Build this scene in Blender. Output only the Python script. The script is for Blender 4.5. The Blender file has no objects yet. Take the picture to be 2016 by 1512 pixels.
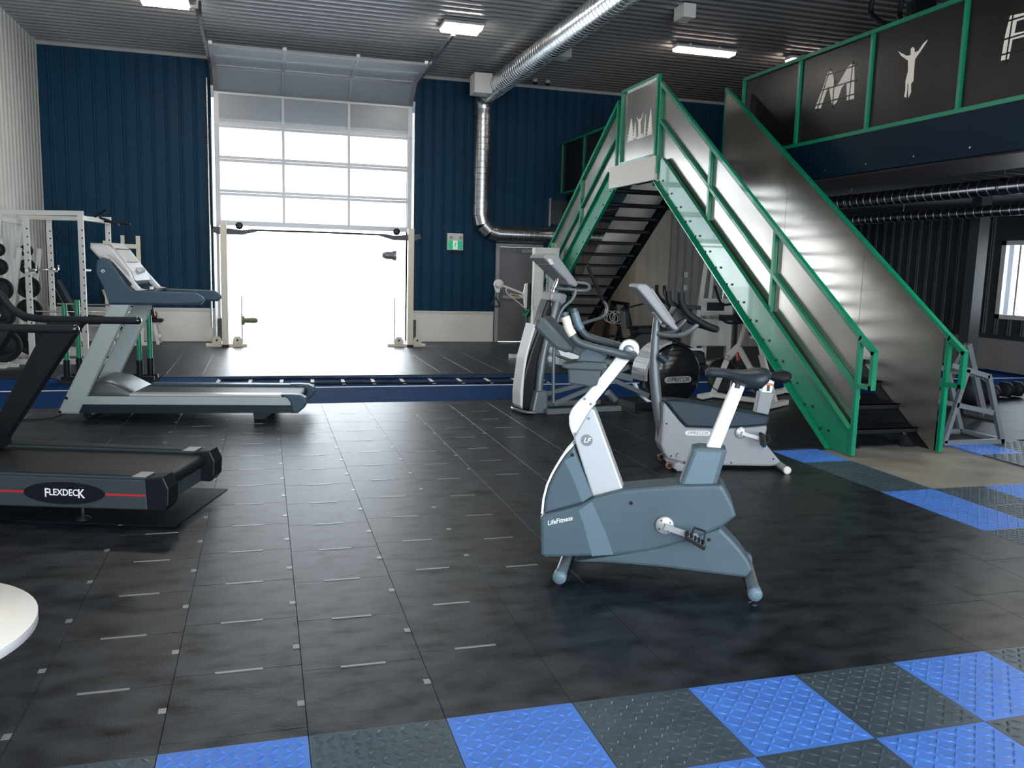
import bpy, bmesh, math, random
from mathutils import Vector, Matrix
random.seed(7)
PI = math.pi
R = math.radians
scene = bpy.context.scene
col = scene.collection

# ------------------------------------------------------------------ camera
cam_data = bpy.data.cameras.new('camera')
cam = bpy.data.objects.new('camera', cam_data)
col.objects.link(cam)
cam_data.sensor_fit = 'HORIZONTAL'
cam_data.sensor_width = 36.0
cam_data.lens = 1667.19 * 36.0 / 2016.0
cam_data.clip_start = 0.05
cam_data.clip_end = 400
yaw, pitch, roll = 0.28630367, -0.13851259, 0.02747721
fwd = Vector((math.sin(yaw) * math.cos(pitch), math.cos(yaw) * math.cos(pitch), math.sin(pitch)))
rgt = Vector((math.cos(yaw), -math.sin(yaw), 0))
up = rgt.cross(fwd)
r2 = rgt * math.cos(roll) + up * math.sin(roll)
u2 = -rgt * math.sin(roll) + up * math.cos(roll)
m3 = Matrix((r2, u2, -fwd)).transposed()
cam.matrix_world = Matrix.Translation((0, 0, 1.71)) @ m3.to_4x4()
scene.camera = cam

# ------------------------------------------------------------------ world, lights, exposure
world = bpy.data.worlds.new('overcast_sky')
scene.world = world
world.use_nodes = True
wn = world.node_tree.nodes
bg = wn['Background']
bg.inputs['Color'].default_value = (0.87, 0.945, 1.0, 1)
bg.inputs['Strength'].default_value = 10.0
scene.view_settings.view_transform = 'Standard'
scene.view_settings.look = 'None'
scene.view_settings.gamma = 1.0
scene.view_settings.use_curve_mapping = False
scene.view_settings.exposure = 0.35
scene.cycles.max_bounces = 7
scene.cycles.diffuse_bounces = 4
scene.cycles.glossy_bounces = 4
scene.cycles.transparent_max_bounces = 16
scene.cycles.sample_clamp_indirect = 20.0
scene.cycles.caustics_reflective = False
scene.cycles.caustics_refractive = False


def portal(name, loc, rot, sx, sy):
    """daylight entering through a wall opening"""
    ld = bpy.data.lights.new(name, 'AREA')
    ld.shape = 'RECTANGLE'
    ld.size = sx
    ld.size_y = sy
    ld.cycles.is_portal = True
    lo = bpy.data.objects.new(name, ld)
    col.objects.link(lo)
    lo.location = loc
    lo.rotation_euler = rot
    return lo


YB = 18.5      # back wall
XL = -4.06     # left wall
XR = 13.25     # right wall
YF = -4.5      # wall behind the camera
ZC = 5.66      # ceiling
portal('door_daylight', (1.07, YB + 0.22, 2.18), (R(-90), 0, 0), 3.86, 4.36)
portal('side_window_daylight', (XR + 0.12, 11.6, 1.7), (0, R(90), 0), 1.3, 2.3)
portal('added_opening_daylight', (0.6, YF - 0.12, 2.45), (R(90), 0, 0), 6.4, 4.3)  # assumed openings behind the camera, added to brighten the foreground
portal('added_opening_daylight', (8.5, YF - 0.12, 2.45), (R(90), 0, 0), 5.0, 4.3)


# ------------------------------------------------------------------ materials
MATS = {}


def mat(name, rgb, rough=0.5, metal=0.0, spec=0.5, var=0.0, scale=8.0, bump=0.0, bscale=200.0,
        coat=0.0, stretch=None, emit=None, estr=0.0, world=False, rvar=0.08, detail=6, svar=0.0):
    m = bpy.data.materials.new(name)
    m.use_nodes = True
    nt = m.node_tree
    b = nt.nodes['Principled BSDF']
    b.inputs['Base Color'].default_value = (*rgb, 1)
    b.inputs['Roughness'].default_value = rough
    b.inputs['Metallic'].default_value = metal
    b.inputs['Specular IOR Level'].default_value = spec
    b.inputs['Coat Weight'].default_value = coat
    if emit:
        b.inputs['Emission Color'].default_value = (*emit, 1)
        b.inputs['Emission Strength'].default_value = estr
    tc = nt.nodes.new('ShaderNodeTexCoord')
    src = tc.outputs['Object']
    if world:
        src = nt.nodes.new('ShaderNodeNewGeometry').outputs['Position']
    if stretch:
        mp = nt.nodes.new('ShaderNodeMapping')
        mp.inputs['Scale'].default_value = stretch
        nt.links.new(src, mp.inputs['Vector'])
        src = mp.outputs['Vector']
    if var > 0:
        n = nt.nodes.new('ShaderNodeTexNoise')
        n.inputs['Scale'].default_value = scale
        n.inputs['Detail'].default_value = detail
        nt.links.new(src, n.inputs['Vector'])
        cr = nt.nodes.new('ShaderNodeValToRGB')
        cr.color_ramp.elements[0].position = 0.3
        cr.color_ramp.elements[1].position = 0.7
        cr.color_ramp.elements[0].color = (*[max(0, c * (1 - var)) for c in rgb], 1)
        cr.color_ramp.elements[1].color = (*[min(1, c * (1 + var)) for c in rgb], 1)
        nt.links.new(n.outputs['Fac'], cr.inputs['Fac'])
        nt.links.new(cr.outputs['Color'], b.inputs['Base Color'])
        mr = nt.nodes.new('ShaderNodeMapRange')
        mr.inputs['To Min'].default_value = max(0.02, rough - rvar)
        mr.inputs['To Max'].default_value = min(1, rough + rvar)
        nt.links.new(n.outputs['Fac'], mr.inputs['Value'])
        nt.links.new(mr.outputs['Result'], b.inputs['Roughness'])
        if svar > 0:
            ms = nt.nodes.new('ShaderNodeMapRange')
            ms.inputs['From Min'].default_value = 0.3
            ms.inputs['From Max'].default_value = 0.7
            ms.inputs['To Min'].default_value = max(0, spec - svar)
            ms.inputs['To Max'].default_value = spec + svar
            nt.links.new(n.outputs['Fac'], ms.inputs['Value'])
            nt.links.new(ms.outputs['Result'], b.inputs['Specular IOR Level'])
    if bump > 0:
        n2 = nt.nodes.new('ShaderNodeTexNoise')
        n2.inputs['Scale'].default_value = bscale
        n2.inputs['Detail'].default_value = 3
        nt.links.new(tc.outputs['Object'], n2.inputs['Vector'])
        bp = nt.nodes.new('ShaderNodeBump')
        bp.inputs['Strength'].default_value = bump
        bp.inputs['Distance'].default_value = 0.004
        nt.links.new(n2.outputs['Fac'], bp.inputs['Height'])
        nt.links.new(bp.outputs['Normal'], b.inputs['Normal'])
    MATS[name] = m
    return m


mat('rubber', (0.0035, 0.0075, 0.0140), 0.41, spec=0.34, var=0.6, scale=6.0, bump=0.30, bscale=120, world=True, stretch=(0.8, 1.5, 1), rvar=0.10, detail=9, svar=0.22)
mat('rubber_dark', (0.003, 0.005, 0.008), 0.6, spec=0.2, var=0.3, bump=0.2)
mat('connector', (0.17, 0.18, 0.19), 0.36, spec=1.0)
mat('tile_blue', (0.060, 0.185, 0.60), 0.40, spec=0.32, var=0.10, scale=5)
mat('tile_grey', (0.040, 0.064, 0.085), 0.38, spec=0.32, var=0.2, scale=5)
mat('concrete', (0.215, 0.205, 0.185), 0.55, spec=0.3, var=0.40, scale=1.6, bump=0.1, bscale=60, world=True)
mat('turf_blue', (0.007, 0.040, 0.140), 0.9, spec=0.03, var=0.55, scale=45, bump=1.0, bscale=150)
mat('white_line', (0.75, 0.76, 0.8), 0.7)
mat('wall_blue', (0.006, 0.038, 0.078), 0.48, spec=0.12, var=0.08, scale=2)
mat('fascia_navy', (0.0016, 0.012, 0.028), 0.5, spec=0.15, var=0.08, scale=2)
mat('wall_white', (0.56, 0.56, 0.53), 0.5, spec=0.3, var=0.05, scale=2)
mat('wainscot', (0.80, 0.78, 0.72), 0.5, var=0.04, scale=2)
mat('wall_grey', (0.035, 0.042, 0.055), 0.5, spec=0.3, var=0.08, scale=2)
mat('wains_grey', (0.26, 0.25, 0.25), 0.6, var=0.08, scale=3)
mat('ceiling_metal', (0.36, 0.365, 0.375), 0.36, spec=0.5, metal=0.65)
mat('trim_white', (0.66, 0.65, 0.62), 0.45)
mat('trim_grey', (0.34, 0.34, 0.34), 0.45)
mat('aluminium', (0.34, 0.34, 0.355), 0.4, metal=0.5)
mat('galvanised', (0.52, 0.54, 0.56), 0.27, metal=0.95, var=0.04, scale=4, rvar=0.02, detail=1)
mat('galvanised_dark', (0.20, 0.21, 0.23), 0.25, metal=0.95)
mat('black_plastic', (0.004, 0.006, 0.010), 0.42, spec=0.3)
mat('black_gloss', (0.006, 0.007, 0.010), 0.16, coat=0.4)
mat('black_rubber', (0.005, 0.008, 0.013), 0.6, spec=0.3)
mat('dark_steel', (0.03, 0.033, 0.038), 0.4, metal=0.6)
mat('chrome', (0.75, 0.75, 0.76), 0.14, metal=1.0)
mat('green_paint', (0.001, 0.215, 0.112), 0.34, spec=0.45, var=0.08, scale=3, coat=0.45)
mat('panel_steel', (0.47, 0.43, 0.39), 0.235, metal=0.9, var=0.14, scale=0.9, world=True, rvar=0.03, detail=2)
mat('panel_dark', (0.016, 0.014, 0.016), 0.33, metal=0.3, spec=0.35, var=0.35, scale=1.4)
mat('stencil', (0.84, 0.80, 0.73), 0.5)
mat('beam_cream', (0.68, 0.65, 0.58), 0.45)
mat('machine_white', (0.80, 0.82, 0.84), 0.36, var=0.02)
mat('rack_white', (0.62, 0.62, 0.59), 0.42)
mat('cream_paint', (0.70, 0.64, 0.54), 0.42)
mat('lf_grey', (0.068, 0.106, 0.134), 0.45, spec=0.35, var=0.06, scale=3)
mat('lf_dark', (0.050, 0.066, 0.076), 0.42, spec=0.4)
mat('graphite_paint', (0.150, 0.175, 0.195), 0.36, metal=0.3, spec=0.5)
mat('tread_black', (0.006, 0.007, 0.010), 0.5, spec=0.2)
mat('hood_grey', (0.075, 0.088, 0.10), 0.34, metal=0.25)
mat('lf_light', (0.110, 0.170, 0.215), 0.42, spec=0.4, var=0.04, scale=3)
mat('lf_silver', (0.50, 0.54, 0.57), 0.35, metal=0.25)
mat('pewter', (0.22, 0.25, 0.28), 0.35, metal=0.5)
mat('silver_paint', (0.46, 0.48, 0.50), 0.32, metal=0.45)
mat('pb_light', (0.27, 0.28, 0.305), 0.4, var=0.03, scale=3)
mat('pb_dark', (0.014, 0.030, 0.050), 0.42, spec=0.35)
mat('seat_black', (0.016, 0.026, 0.035), 0.45, spec=0.35, var=0.1, scale=20)
mat('sage', (0.33, 0.385, 0.395), 0.4, spec=0.4, var=0.03, scale=3)
mat('tm_grey', (0.036, 0.068, 0.098), 0.45, spec=0.3, var=0.05, scale=3)
mat('tm_silver', (0.50, 0.49, 0.50), 0.33, metal=0.2)
mat('tm_navy', (0.008, 0.016, 0.028), 0.45, spec=0.3)
mat('tm_slate', (0.032, 0.043, 0.051), 0.45, spec=0.35, var=0.05, scale=3)
mat('belt', (0.006, 0.007, 0.010), 0.5, spec=0.3, bump=0.2)
mat('walnut', (0.115, 0.075, 0.055), 0.5, var=0.25, scale=3, stretch=(6, 6, 0.4))
mat('plywood', (0.40, 0.35, 0.28), 0.55, var=0.12, scale=2, stretch=(4, 4, 0.5))
mat('red', (0.45, 0.02, 0.03), 0.4)
mat('maroon', (0.10, 0.012, 0.018), 0.6)
mat('rust', (0.22, 0.07, 0.035), 0.5)
mat('orange', (0.75, 0.20, 0.03), 0.4)
mat('sky_plastic', (0.10, 0.42, 0.75), 0.4)
mat('exit_green', (0.0, 0.30, 0.14), 0.4, emit=(0.0, 0.6, 0.3), estr=0.25)
mat('exit_white', (0.8, 0.85, 0.8), 0.4, emit=(0.9, 1, 0.9), estr=0.25)
mat('sign_white', (0.62, 0.62, 0.6), 0.4)
mat('door_grey', (0.16, 0.16, 0.175), 0.45, var=0.08, scale=3)
mat('lamp_body', (0.7, 0.7, 0.7), 0.4)
mat('lamp_cool', (0.9, 0.9, 0.9), 0.4, emit=(1.0, 0.93, 0.82), estr=48.0)
mat('lamp_warm', (0.9, 0.9, 0.9), 0.4, emit=(1.0, 0.78, 0.66), estr=12.0)
mat('table_white', (0.82, 0.80, 0.76), 0.35)
mat('table_edge', (0.62, 0.60, 0.58), 0.4)
mat('paper', (0.72, 0.73, 0.72), 0.6)
mat('brass', (0.5, 0.33, 0.1), 0.35, metal=0.6)
mat('ground_out', (0.72, 0.72, 0.72), 0.8, var=0.05, scale=1)
mat('house_out', (0.80, 0.80, 0.80), 0.8)
mat('house_window', (0.12, 0.12, 0.14), 0.3)
mat('post_dark', (0.05, 0.055, 0.06), 0.4)
mat('soffit', (0.060, 0.055, 0.056), 0.5, spec=0.3)
mat('olive', (0.18, 0.21, 0.10), 0.5)
mat('screen', (0.012, 0.014, 0.018), 0.12)
mat('text_white', (0.85, 0.86, 0.88), 0.4)
mat('text_black', (0.01, 0.01, 0.012), 0.4)


def glass_mat(name, tint, trans, rough):
    m = bpy.data.materials.new(name)
    m.use_nodes = True
    nt = m.node_tree
    for n in list(nt.nodes):
        nt.nodes.remove(n)
    out = nt.nodes.new('ShaderNodeOutputMaterial')
    mix = nt.nodes.new('ShaderNodeMixShader')
    mix2 = nt.nodes.new('ShaderNodeMixShader')
    tr = nt.nodes.new('ShaderNodeBsdfTransparent')
    tr.inputs['Color'].default_value = (*tint, 1)
    gl = nt.nodes.new('ShaderNodeBsdfGlossy')
    gl.inputs['Roughness'].default_value = rough
    df = nt.nodes.new('ShaderNodeBsdfDiffuse')
    df.inputs['Color'].default_value = (0.62, 0.66, 0.70, 1)
    lw = nt.nodes.new('ShaderNodeLayerWeight')
    pw = nt.nodes.new('ShaderNodeMath')
    pw.operation = 'POWER'
    pw.inputs[1].default_value = 5.0
    nt.links.new(lw.outputs['Facing'], pw.inputs[0])
    fr = nt.nodes.new('ShaderNodeMath')
    fr.operation = 'MULTIPLY_ADD'
    fr.inputs[1].default_value = 0.9
    fr.inputs[2].default_value = 0.045
    nt.links.new(pw.outputs[0], fr.inputs[0])
    nt.links.new(fr.outputs[0], mix.inputs['Fac'])
    mix2.inputs['Fac'].default_value = 1 - trans
    nt.links.new(tr.outputs[0], mix2.inputs[1])
    nt.links.new(df.outputs[0], mix2.inputs[2])
    nt.links.new(mix2.outputs[0], mix.inputs[1])
    nt.links.new(gl.outputs[0], mix.inputs[2])
    nt.links.new(mix.outputs[0], out.inputs['Surface'])
    MATS[name] = m


glass_mat('pane_glass', (0.93, 0.95, 0.97), 0.66, 0.28)


# ------------------------------------------------------------------ mesh helpers
class MB:
    def __init__(s):
        s.v, s.f, s.sm = [], [], []

    def add(s, verts, faces, smooth=False):
        o = len(s.v)
        s.v += [tuple(p) for p in verts]
        s.f += [tuple(i + o for i in f) for f in faces]
        s.sm += [smooth] * len(faces)
        return s

    def box(s, x0, x1, y0, y1, z0, z1):
        v = [(x0, y0, z0), (x1, y0, z0), (x1, y1, z0), (x0, y1, z0), (x0, y0, z1), (x1, y0, z1), (x1, y1, z1), (x0, y1, z1)]
        return s.add(v, [(0, 3, 2, 1), (4, 5, 6, 7), (0, 1, 5, 4), (1, 2, 6, 5), (2, 3, 7, 6), (3, 0, 4, 7)])

    def bar(s, p0, p1, w, d, side=(0, 1, 0)):
        """rectangular bar; w across 'side', d in the other direction"""
        p0, p1 = Vector(p0), Vector(p1)
        t = (p1 - p0).normalized()
        a = Vector(side)
        a = (a - t * a.dot(t)).normalized()
        b = t.cross(a)
        v = []
        for p in (p0, p1):
            for i, j in ((-1, -1), (1, -1), (1, 1), (-1, 1)):
                v.append(p + a * (i * w / 2) + b * (j * d / 2))
        return s.add(v, [(0, 1, 2, 3), (7, 6, 5, 4), (0, 4, 5, 1), (1, 5, 6, 2), (2, 6, 7, 3), (3, 7, 4, 0)])

    def cyl(s, p0, p1, r, n=16, r2=None):
        p0, p1 = Vector(p0), Vector(p1)
        r2 = r if r2 is None else r2
        t = (p1 - p0).normalized()
        a = t.orthogonal().normalized()
        b = t.cross(a)
        v = []
        for p, rr in ((p0, r), (p1, r2)):
            for i in range(n):
                an = 2 * PI * i / n
                v.append(p + (a * math.cos(an) + b * math.sin(an)) * rr)
        s.add(v, [(i, (i + 1) % n, n + (i + 1) % n, n + i) for i in range(n)], True)
        s.add(v[:n], [tuple(reversed(range(n)))])
        s.add(v[n:], [tuple(range(n))])
        return s

    def ring(s, c, axis, r, r_in, w, n=32):
        c, t = Vector(c), Vector(axis).normalized()
        a = t.orthogonal().normalized()
        b = t.cross(a)
        v = []
        for rr, h in ((r, -w / 2), (r, w / 2), (r_in, w / 2), (r_in, -w / 2)):
            for i in range(n):
                an = 2 * PI * i / n
                v.append(c + (a * math.cos(an) + b * math.sin(an)) * rr + t * h)
        f = []
        for k in range(4):
            for i in range(n):
                j = (i + 1) % n
                k2 = (k + 1) % 4
                f.append((k * n + i, k * n + j, k2 * n + j, k2 * n + i))
        return s.add(v, f, True)

    def tube(s, pts, r, n=10, sub=5, radii=None):
        pts = [Vector(p) for p in pts]
        P, RR = [], []
        m = len(pts)
        rad = radii or [r] * m
        if m == 2:
            P, RR = pts, rad
        else:
            for i in range(m - 1):
                a, b, c, d = pts[max(i - 1, 0)], pts[i], pts[i + 1], pts[min(i + 2, m - 1)]
                for k in range(sub):
                    t = k / sub
                    P.append(0.5 * ((2 * b) + (c - a) * t + (2 * a - 5 * b + 4 * c - d) * t * t + (3 * b - a - 3 * c + d) * t ** 3))
                    RR.append(rad[i] * (1 - t) + rad[i + 1] * t)
            P.append(pts[-1])
            RR.append(rad[-1])
        v = []
        ref = None
        for i, p in enumerate(P):
            t = (P[min(i + 1, len(P) - 1)] - P[max(i - 1, 0)]).normalized()
            if ref is None:
                ref = t.orthogonal().normalized()
            ref = (ref - t * ref.dot(t)).normalized()
            b = t.cross(ref)
            for k in range(n):
                an = 2 * PI * k / n
                v.append(p + (ref * math.cos(an) + b * math.sin(an)) * RR[i])
        f = []
        for i in range(len(P) - 1):
            for k in range(n):
                f.append((i * n + k, i * n + (k + 1) % n, (i + 1) * n + (k + 1) % n, (i + 1) * n + k))
        s.add(v, f, True)
        s.add(v[:n], [tuple(reversed(range(n)))])
        s.add(v[-n:], [tuple(range(n))])
        return s

    def prism(s, poly, y0, y1, r=0.0, curve=0):
        """outline in (x,z), extruded along y from y0 to y1, edges rounded by r"""
        P = [Vector(p) for p in poly]
        if curve:
            m = len(P)
            Q = []
            for i in range(m):
                a, b, c, d = P[i - 1], P[i], P[(i + 1) % m], P[(i + 2) % m]
                for k in range(curve):
                    t = k / curve
                    Q.append(0.5 * ((2 * b) + (c - a) * t + (2 * a - 5 * b + 4 * c - d) * t * t + (3 * b - a - 3 * c + d) * t ** 3))
            P = Q
        area = sum(P[i].x * P[(i + 1) % len(P)].y - P[(i + 1) % len(P)].x * P[i].y for i in range(len(P)))
        if area < 0:
            P.reverse()
        n = len(P)

        def inset(d):
            out = []
            for i in range(n):
                e1 = (P[i] - P[i - 1])
                e2 = (P[(i + 1) % n] - P[i])
                if e1.length < 1e-6 or e2.length < 1e-6:
                    out.append(P[i])
                    continue
                e1.normalize()
                e2.normalize()
                n1, n2 = Vector((-e1.y, e1.x)), Vector((-e2.y, e2.x))
                b = n1 + n2
                if b.length < 1e-3:
                    out.append(P[i])
                    continue
                b.normalize()
                k = d / max(0.5, b.dot(n1))
                out.append(P[i] + b * k)
            return out
        if r > 0:
            lay = [(y0, r), (y0 + 0.29 * r, 0.29 * r), (y0 + r, 0), (y1 - r, 0), (y1 - 0.29 * r, 0.29 * r), (y1, r)]
        else:
            lay = [(y0, 0), (y1, 0)]
        v = []
        for y, d in lay:
            for q in (inset(d) if d else P):
                v.append((q.x, y, q.y))
        f = []
        for l in range(len(lay) - 1):
            for i in range(n):
                j = (i + 1) % n
                f.append((l * n + i, l * n + j, (l + 1) * n + j, (l + 1) * n + i))
        s.add(v, f, r > 0 and curve > 0)
        s.add(v[:n], [tuple(range(n))])
        s.add(v[-n:], [tuple(reversed(range(n)))])
        return s

    def lathe(s, prof, origin=(0, 0, 0), axis='z', n=28):
        v = []
        ox, oy, oz = origin
        for r, h in prof:
            for i in range(n):
                an = 2 * PI * i / n
                c, q = r * math.cos(an), r * math.sin(an)
                if axis == 'z':
                    v.append((ox + c, oy + q, oz + h))
                elif axis == 'y':
                    v.append((ox + c, oy + h, oz + q))
                else:
                    v.append((ox + h, oy + c, oz + q))
        f = []
        for l in range(len(prof) - 1):
            for i in range(n):
                f.append((l * n + i, l * n + (i + 1) % n, (l + 1) * n + (i + 1) % n, (l + 1) * n + i))
        s.add(v, f, True)
        s.add(v[:n], [tuple(range(n))])
        s.add(v[-n:], [tuple(reversed(range(n)))])
        return s

    def loft(s, secs, n=20, e=2.6):
        """secs: (x, half width, z bottom, z top): superellipse sections along x"""
        v = []
        for x, w, zb, zt in secs:
            zc, hz = (zb + zt) / 2, (zt - zb) / 2
            for i in range(n):
                a = 2 * PI * i / n
                c, q = math.cos(a), math.sin(a)
                v.append((x, w * math.copysign(abs(c) ** (2 / e), c), zc + hz * math.copysign(abs(q) ** (2 / e), q)))
        f = []
        for l in range(len(secs) - 1):
            for i in range(n):
                f.append((l * n + i, l * n + (i + 1) % n, (l + 1) * n + (i + 1) % n, (l + 1) * n + i))
        s.add(v, f, True)
        s.add(v[:n], [tuple(range(n))], True)
        s.add(v[-n:], [tuple(reversed(range(n)))], True)
        return s

    def mesh(s, name):
        me = bpy.data.meshes.new(name)
        me.from_pydata(s.v, [], s.f)
        me.polygons.foreach_set('use_smooth', s.sm)
        bm = bmesh.new()
        bm.from_mesh(me)
        bmesh.ops.recalc_face_normals(bm, faces=bm.faces)
        bm.to_mesh(me)
        bm.free()
        return me

    def build(s, name, m, parent=None, kind=None):
        me = s.mesh(name)
        me.materials.append(MATS[m])
        o = bpy.data.objects.new(name, me)
        col.objects.link(o)
        if parent:
            o.parent = parent
        if kind:
            o['kind'] = kind
        return o


def thing(name, label, cat, loc=(0, 0, 0), rz=0.0, group=None):
    o = bpy.data.objects.new(name, None)
    col.objects.link(o)
    o.location = loc
    o.rotation_euler = (0, 0, rz)
    o['label'] = label
    o['category'] = cat
    if group:
        o['group'] = group
    return o


def tag(o, label, cat, group=None):
    o['label'] = label
    o['category'] = cat
    if group:
        o['group'] = group
    return o


def copy_tree(o, parent=None):
    c = o.copy()
    col.objects.link(c)
    c.parent = parent
    for ch in list(o.children):
        copy_tree(ch, c)
    return c


def share(name, me, parent, loc=(0, 0, 0), rot=(0, 0, 0)):
    o = bpy.data.objects.new(name, me)
    col.objects.link(o)
    o.parent = parent
    o.location = loc
    o.rotation_euler = rot
    return o


def lettering(body, size, m, parent, loc, rot=(PI / 2, 0, 0), shear=0.0, name='lettering', depth=0.0015, xs=1.0, align='CENTER', space=1.0):
    cu = bpy.data.curves.new(name, 'FONT')
    cu.body = body
    cu.size = size
    cu.shear = shear
    cu.extrude = depth
    cu.align_x = align
    cu.align_y = 'CENTER'
    cu.space_character = space
    cu.resolution_u = 3
    cu.offset = size * 0.012
    t = bpy.data.objects.new(name, cu)
    col.objects.link(t)
    dg = bpy.context.evaluated_depsgraph_get()
    me = bpy.data.meshes.new_from_object(t.evaluated_get(dg))
    bpy.data.objects.remove(t)
    me.materials.clear()
    me.materials.append(MATS[m])
    o = share(name, me, parent, loc, rot)
    o.scale = (xs, 1, 1)
    return o


def mirror_y(pts):
    return [(x, -y, z) for x, y, z in pts]


# ================================================================== STRUCTURE
# ---------------------------------------------------------------- floor
floor = MB().box(XL - 0.2, XR + 0.2, YF - 0.2, YB + 0.25, -0.20, -0.012).build('floor', 'concrete', None, 'structure')
floor['label'] = 'gym floor of dark rubber tiles, diamond plate tiles and bare concrete'
T = 0.509
GX, GY = 0.134, 2.95


def tile_mesh(name, m, sx, sy, g=0.0014, z1=0.0):
    b = MB()
    c = 0.0012
    x, y = sx / 2 - g / 2, sy / 2 - g / 2
    v = [(-x, -y, -0.012), (x, -y, -0.012), (x, y, -0.012), (-x, y, -0.012),
         (-x, -y, z1 - c), (x, -y, z1 - c), (x, y, z1 - c), (-x, y, z1 - c),
         (-x + c, -y + c, z1), (x - c, -y + c, z1), (x - c, y - c, z1), (-x + c, y - c, z1)]
    b.add(v, [(0, 1, 5, 4), (1, 2, 6, 5), (2, 3, 7, 6), (3, 0, 4, 7), (4, 5, 9, 8), (5, 6, 10, 9), (6, 7, 11, 10), (7, 4, 8, 11), (8, 9, 10, 11)])
    me = b.mesh(name)
    me.materials.append(MATS[m])
    return me


rub = tile_mesh('rubber_tile', 'rubber', T, T)
Y_T0, Y_T1 = 10.37, 12.83      # turf strip
n_r = 0
far = MB()
pins = []
for i in range(-9, 26):
    x = GX + (i + 0.5) * T
    off = 0.06 if i % 2 else 0.0
    for j in range(-1, 32):
        y0 = GY + j * T + off
        y1 = y0 + T
        if j == -1:
            y1 = y0 + T
            y0 = GY
            if y1 - y0 < 0.03:
                continue
        y1 = min(y1, YB - 0.02)
        # split by turf strip
        for a, b_ in ((y0, min(y1, Y_T0)), (max(y0, Y_T1), y1)):
            if b_ - a < 0.05:
                continue
            cy = (a + b_) / 2
            if x - T / 2 < XL or x > XR:
                continue
            if i >= 9 and cy < GY + 8 * T:
                continue
            front = a < Y_T0 - 0.01
            full = abs(b_ - a - T) < 1e-4
            vis = (front and -6 <= i < 9) or ((not front) and -4 <= i < 9 and a < 15.5)
            if full and vis and n_r < 300:
                share('rubber_tile', rub, floor, (x, cy, 0))
                n_r += 1
            else:
                far.box(x - T / 2 + 0.0012, x + T / 2 - 0.0012, a + 0.0012, b_ - 0.0012, -0.012, 0.0)
far.build('rubber_tile_field', 'rubber', floor, 'stuff')

dash = MB().box(-0.095, 0.095, -0.007, 0.007, 0, 0.0018).mesh('seam_pin')
dash.materials.append(MATS['connector'])
plug = MB().box(-0.014, 0.014, -0.019, 0.019, 0, 0.0018).mesh('seam_plug')
plug.materials.append(MATS['connector'])
for i in range(-2, 6):
    for j in range(0, 14):
        off = 0.06 if i % 2 else 0.0
        yy = GY + j * T + off
        if GX + i * T > 0.75 + (yy - 2.9) * 0.28:
            continue                                   # pins left out where the door's light gives no glint
        if 0 < j and yy < Y_T0 - 0.05:
            share('seam_pin', dash, floor, (GX + (i + 0.5) * T, yy, 0))
        if yy + 0.25 < Y_T0 - 0.05:
            share('seam_plug', plug, floor, (GX + i * T - 0.016, yy + 0.24, 0))


def diamond_mesh(name, m, rough=0):
    b = MB()
    h = T / 2 - 0.0015
    z0 = -0.012
    zt = 0.001
    b.add([(-h, -h, z0), (h, -h, z0), (h, h, z0), (-h, h, z0), (-h, -h, zt), (h, -h, zt), (h, h, zt), (-h, h, zt)],
          [(0, 1, 5, 4), (1, 2, 6, 5), (2, 3, 7, 6), (3, 0, 4, 7), (4, 5, 6, 7)])
    n = 11
    st = (2 * h - 0.02) / n
    for a in range(n):
        for c in range(n):
            cx, cy = -h + 0.01 + (a + 0.5) * st, -h + 0.01 + (c + 0.5) * st
            an = PI / 4 if (a + c) % 2 else -PI / 4
            ux, uy = math.cos(an), math.sin(an)
            vx, vy = -uy, ux
            L, W, H = st * 0.62, st * 0.20, 0.0040

            def q(l, w, z):
                return (cx + ux * l + vx * w, cy + uy * l + vy * w, zt + z)
            b.add([q(-L, 0, 0), q(0, -W, 0), q(L, 0, 0), q(0, W, 0), q(-L * 0.45, 0, H), q(L * 0.45, 0, H)],
                  [(0, 1, 5, 4), (1, 2, 5), (2, 3, 4, 5), (3, 0, 4)])
    me = b.mesh(name)
    me.materials.append(MATS[m])
    return me


dm_blue = diamond_mesh('blue_diamond_tile', 'tile_blue')
dm_grey = diamond_mesh('grey_diamond_tile', 'tile_grey')


def dtile(i, j, blue):
    share('blue_diamond_tile' if blue else 'grey_diamond_tile', dm_blue if blue else dm_grey, floor,
          (GX + (i + 0.5) * T, GY + (j + 0.5) * T, 0))


for i in range(-3, 16):
    for j in range(-5, 0):
        dtile(i, j, (i + j) % 2 == 0)
for i in range(9, 16):
    for j in range(0, 8):
        if 10 <= i <= 12 and j >= 5:
            continue                                   # bare concrete pad at the stair foot
        if j >= 7 and i > 9 and i != 13 and i != 14:
            continue
        dtile(i, j, (i + (j - 1) // 2) % 2 == 0)

# ---------------------------------------------------------------- turf strip
turf = thing('turf_strip', 'blue artificial turf sprint lane with a white line crossing the gym', 'turf')
MB().box(XL + 0.01, XR - 0.01, Y_T0, Y_T1, -0.012, 0.004).build('turf_carpet', 'turf_blue', turf)
MB().box(XL + 0.01, XR - 0.01, 11.63, 11.70, 0.004, 0.006).build('lane_line', 'white_line', turf)
edge = MB()
edge.box(XL + 0.01, XR - 0.01, Y_T1 - 0.02, Y_T1 + 0.02, 0.0, 0.012)
edge.build('edge_strip', 'black_rubber', turf)


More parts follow.
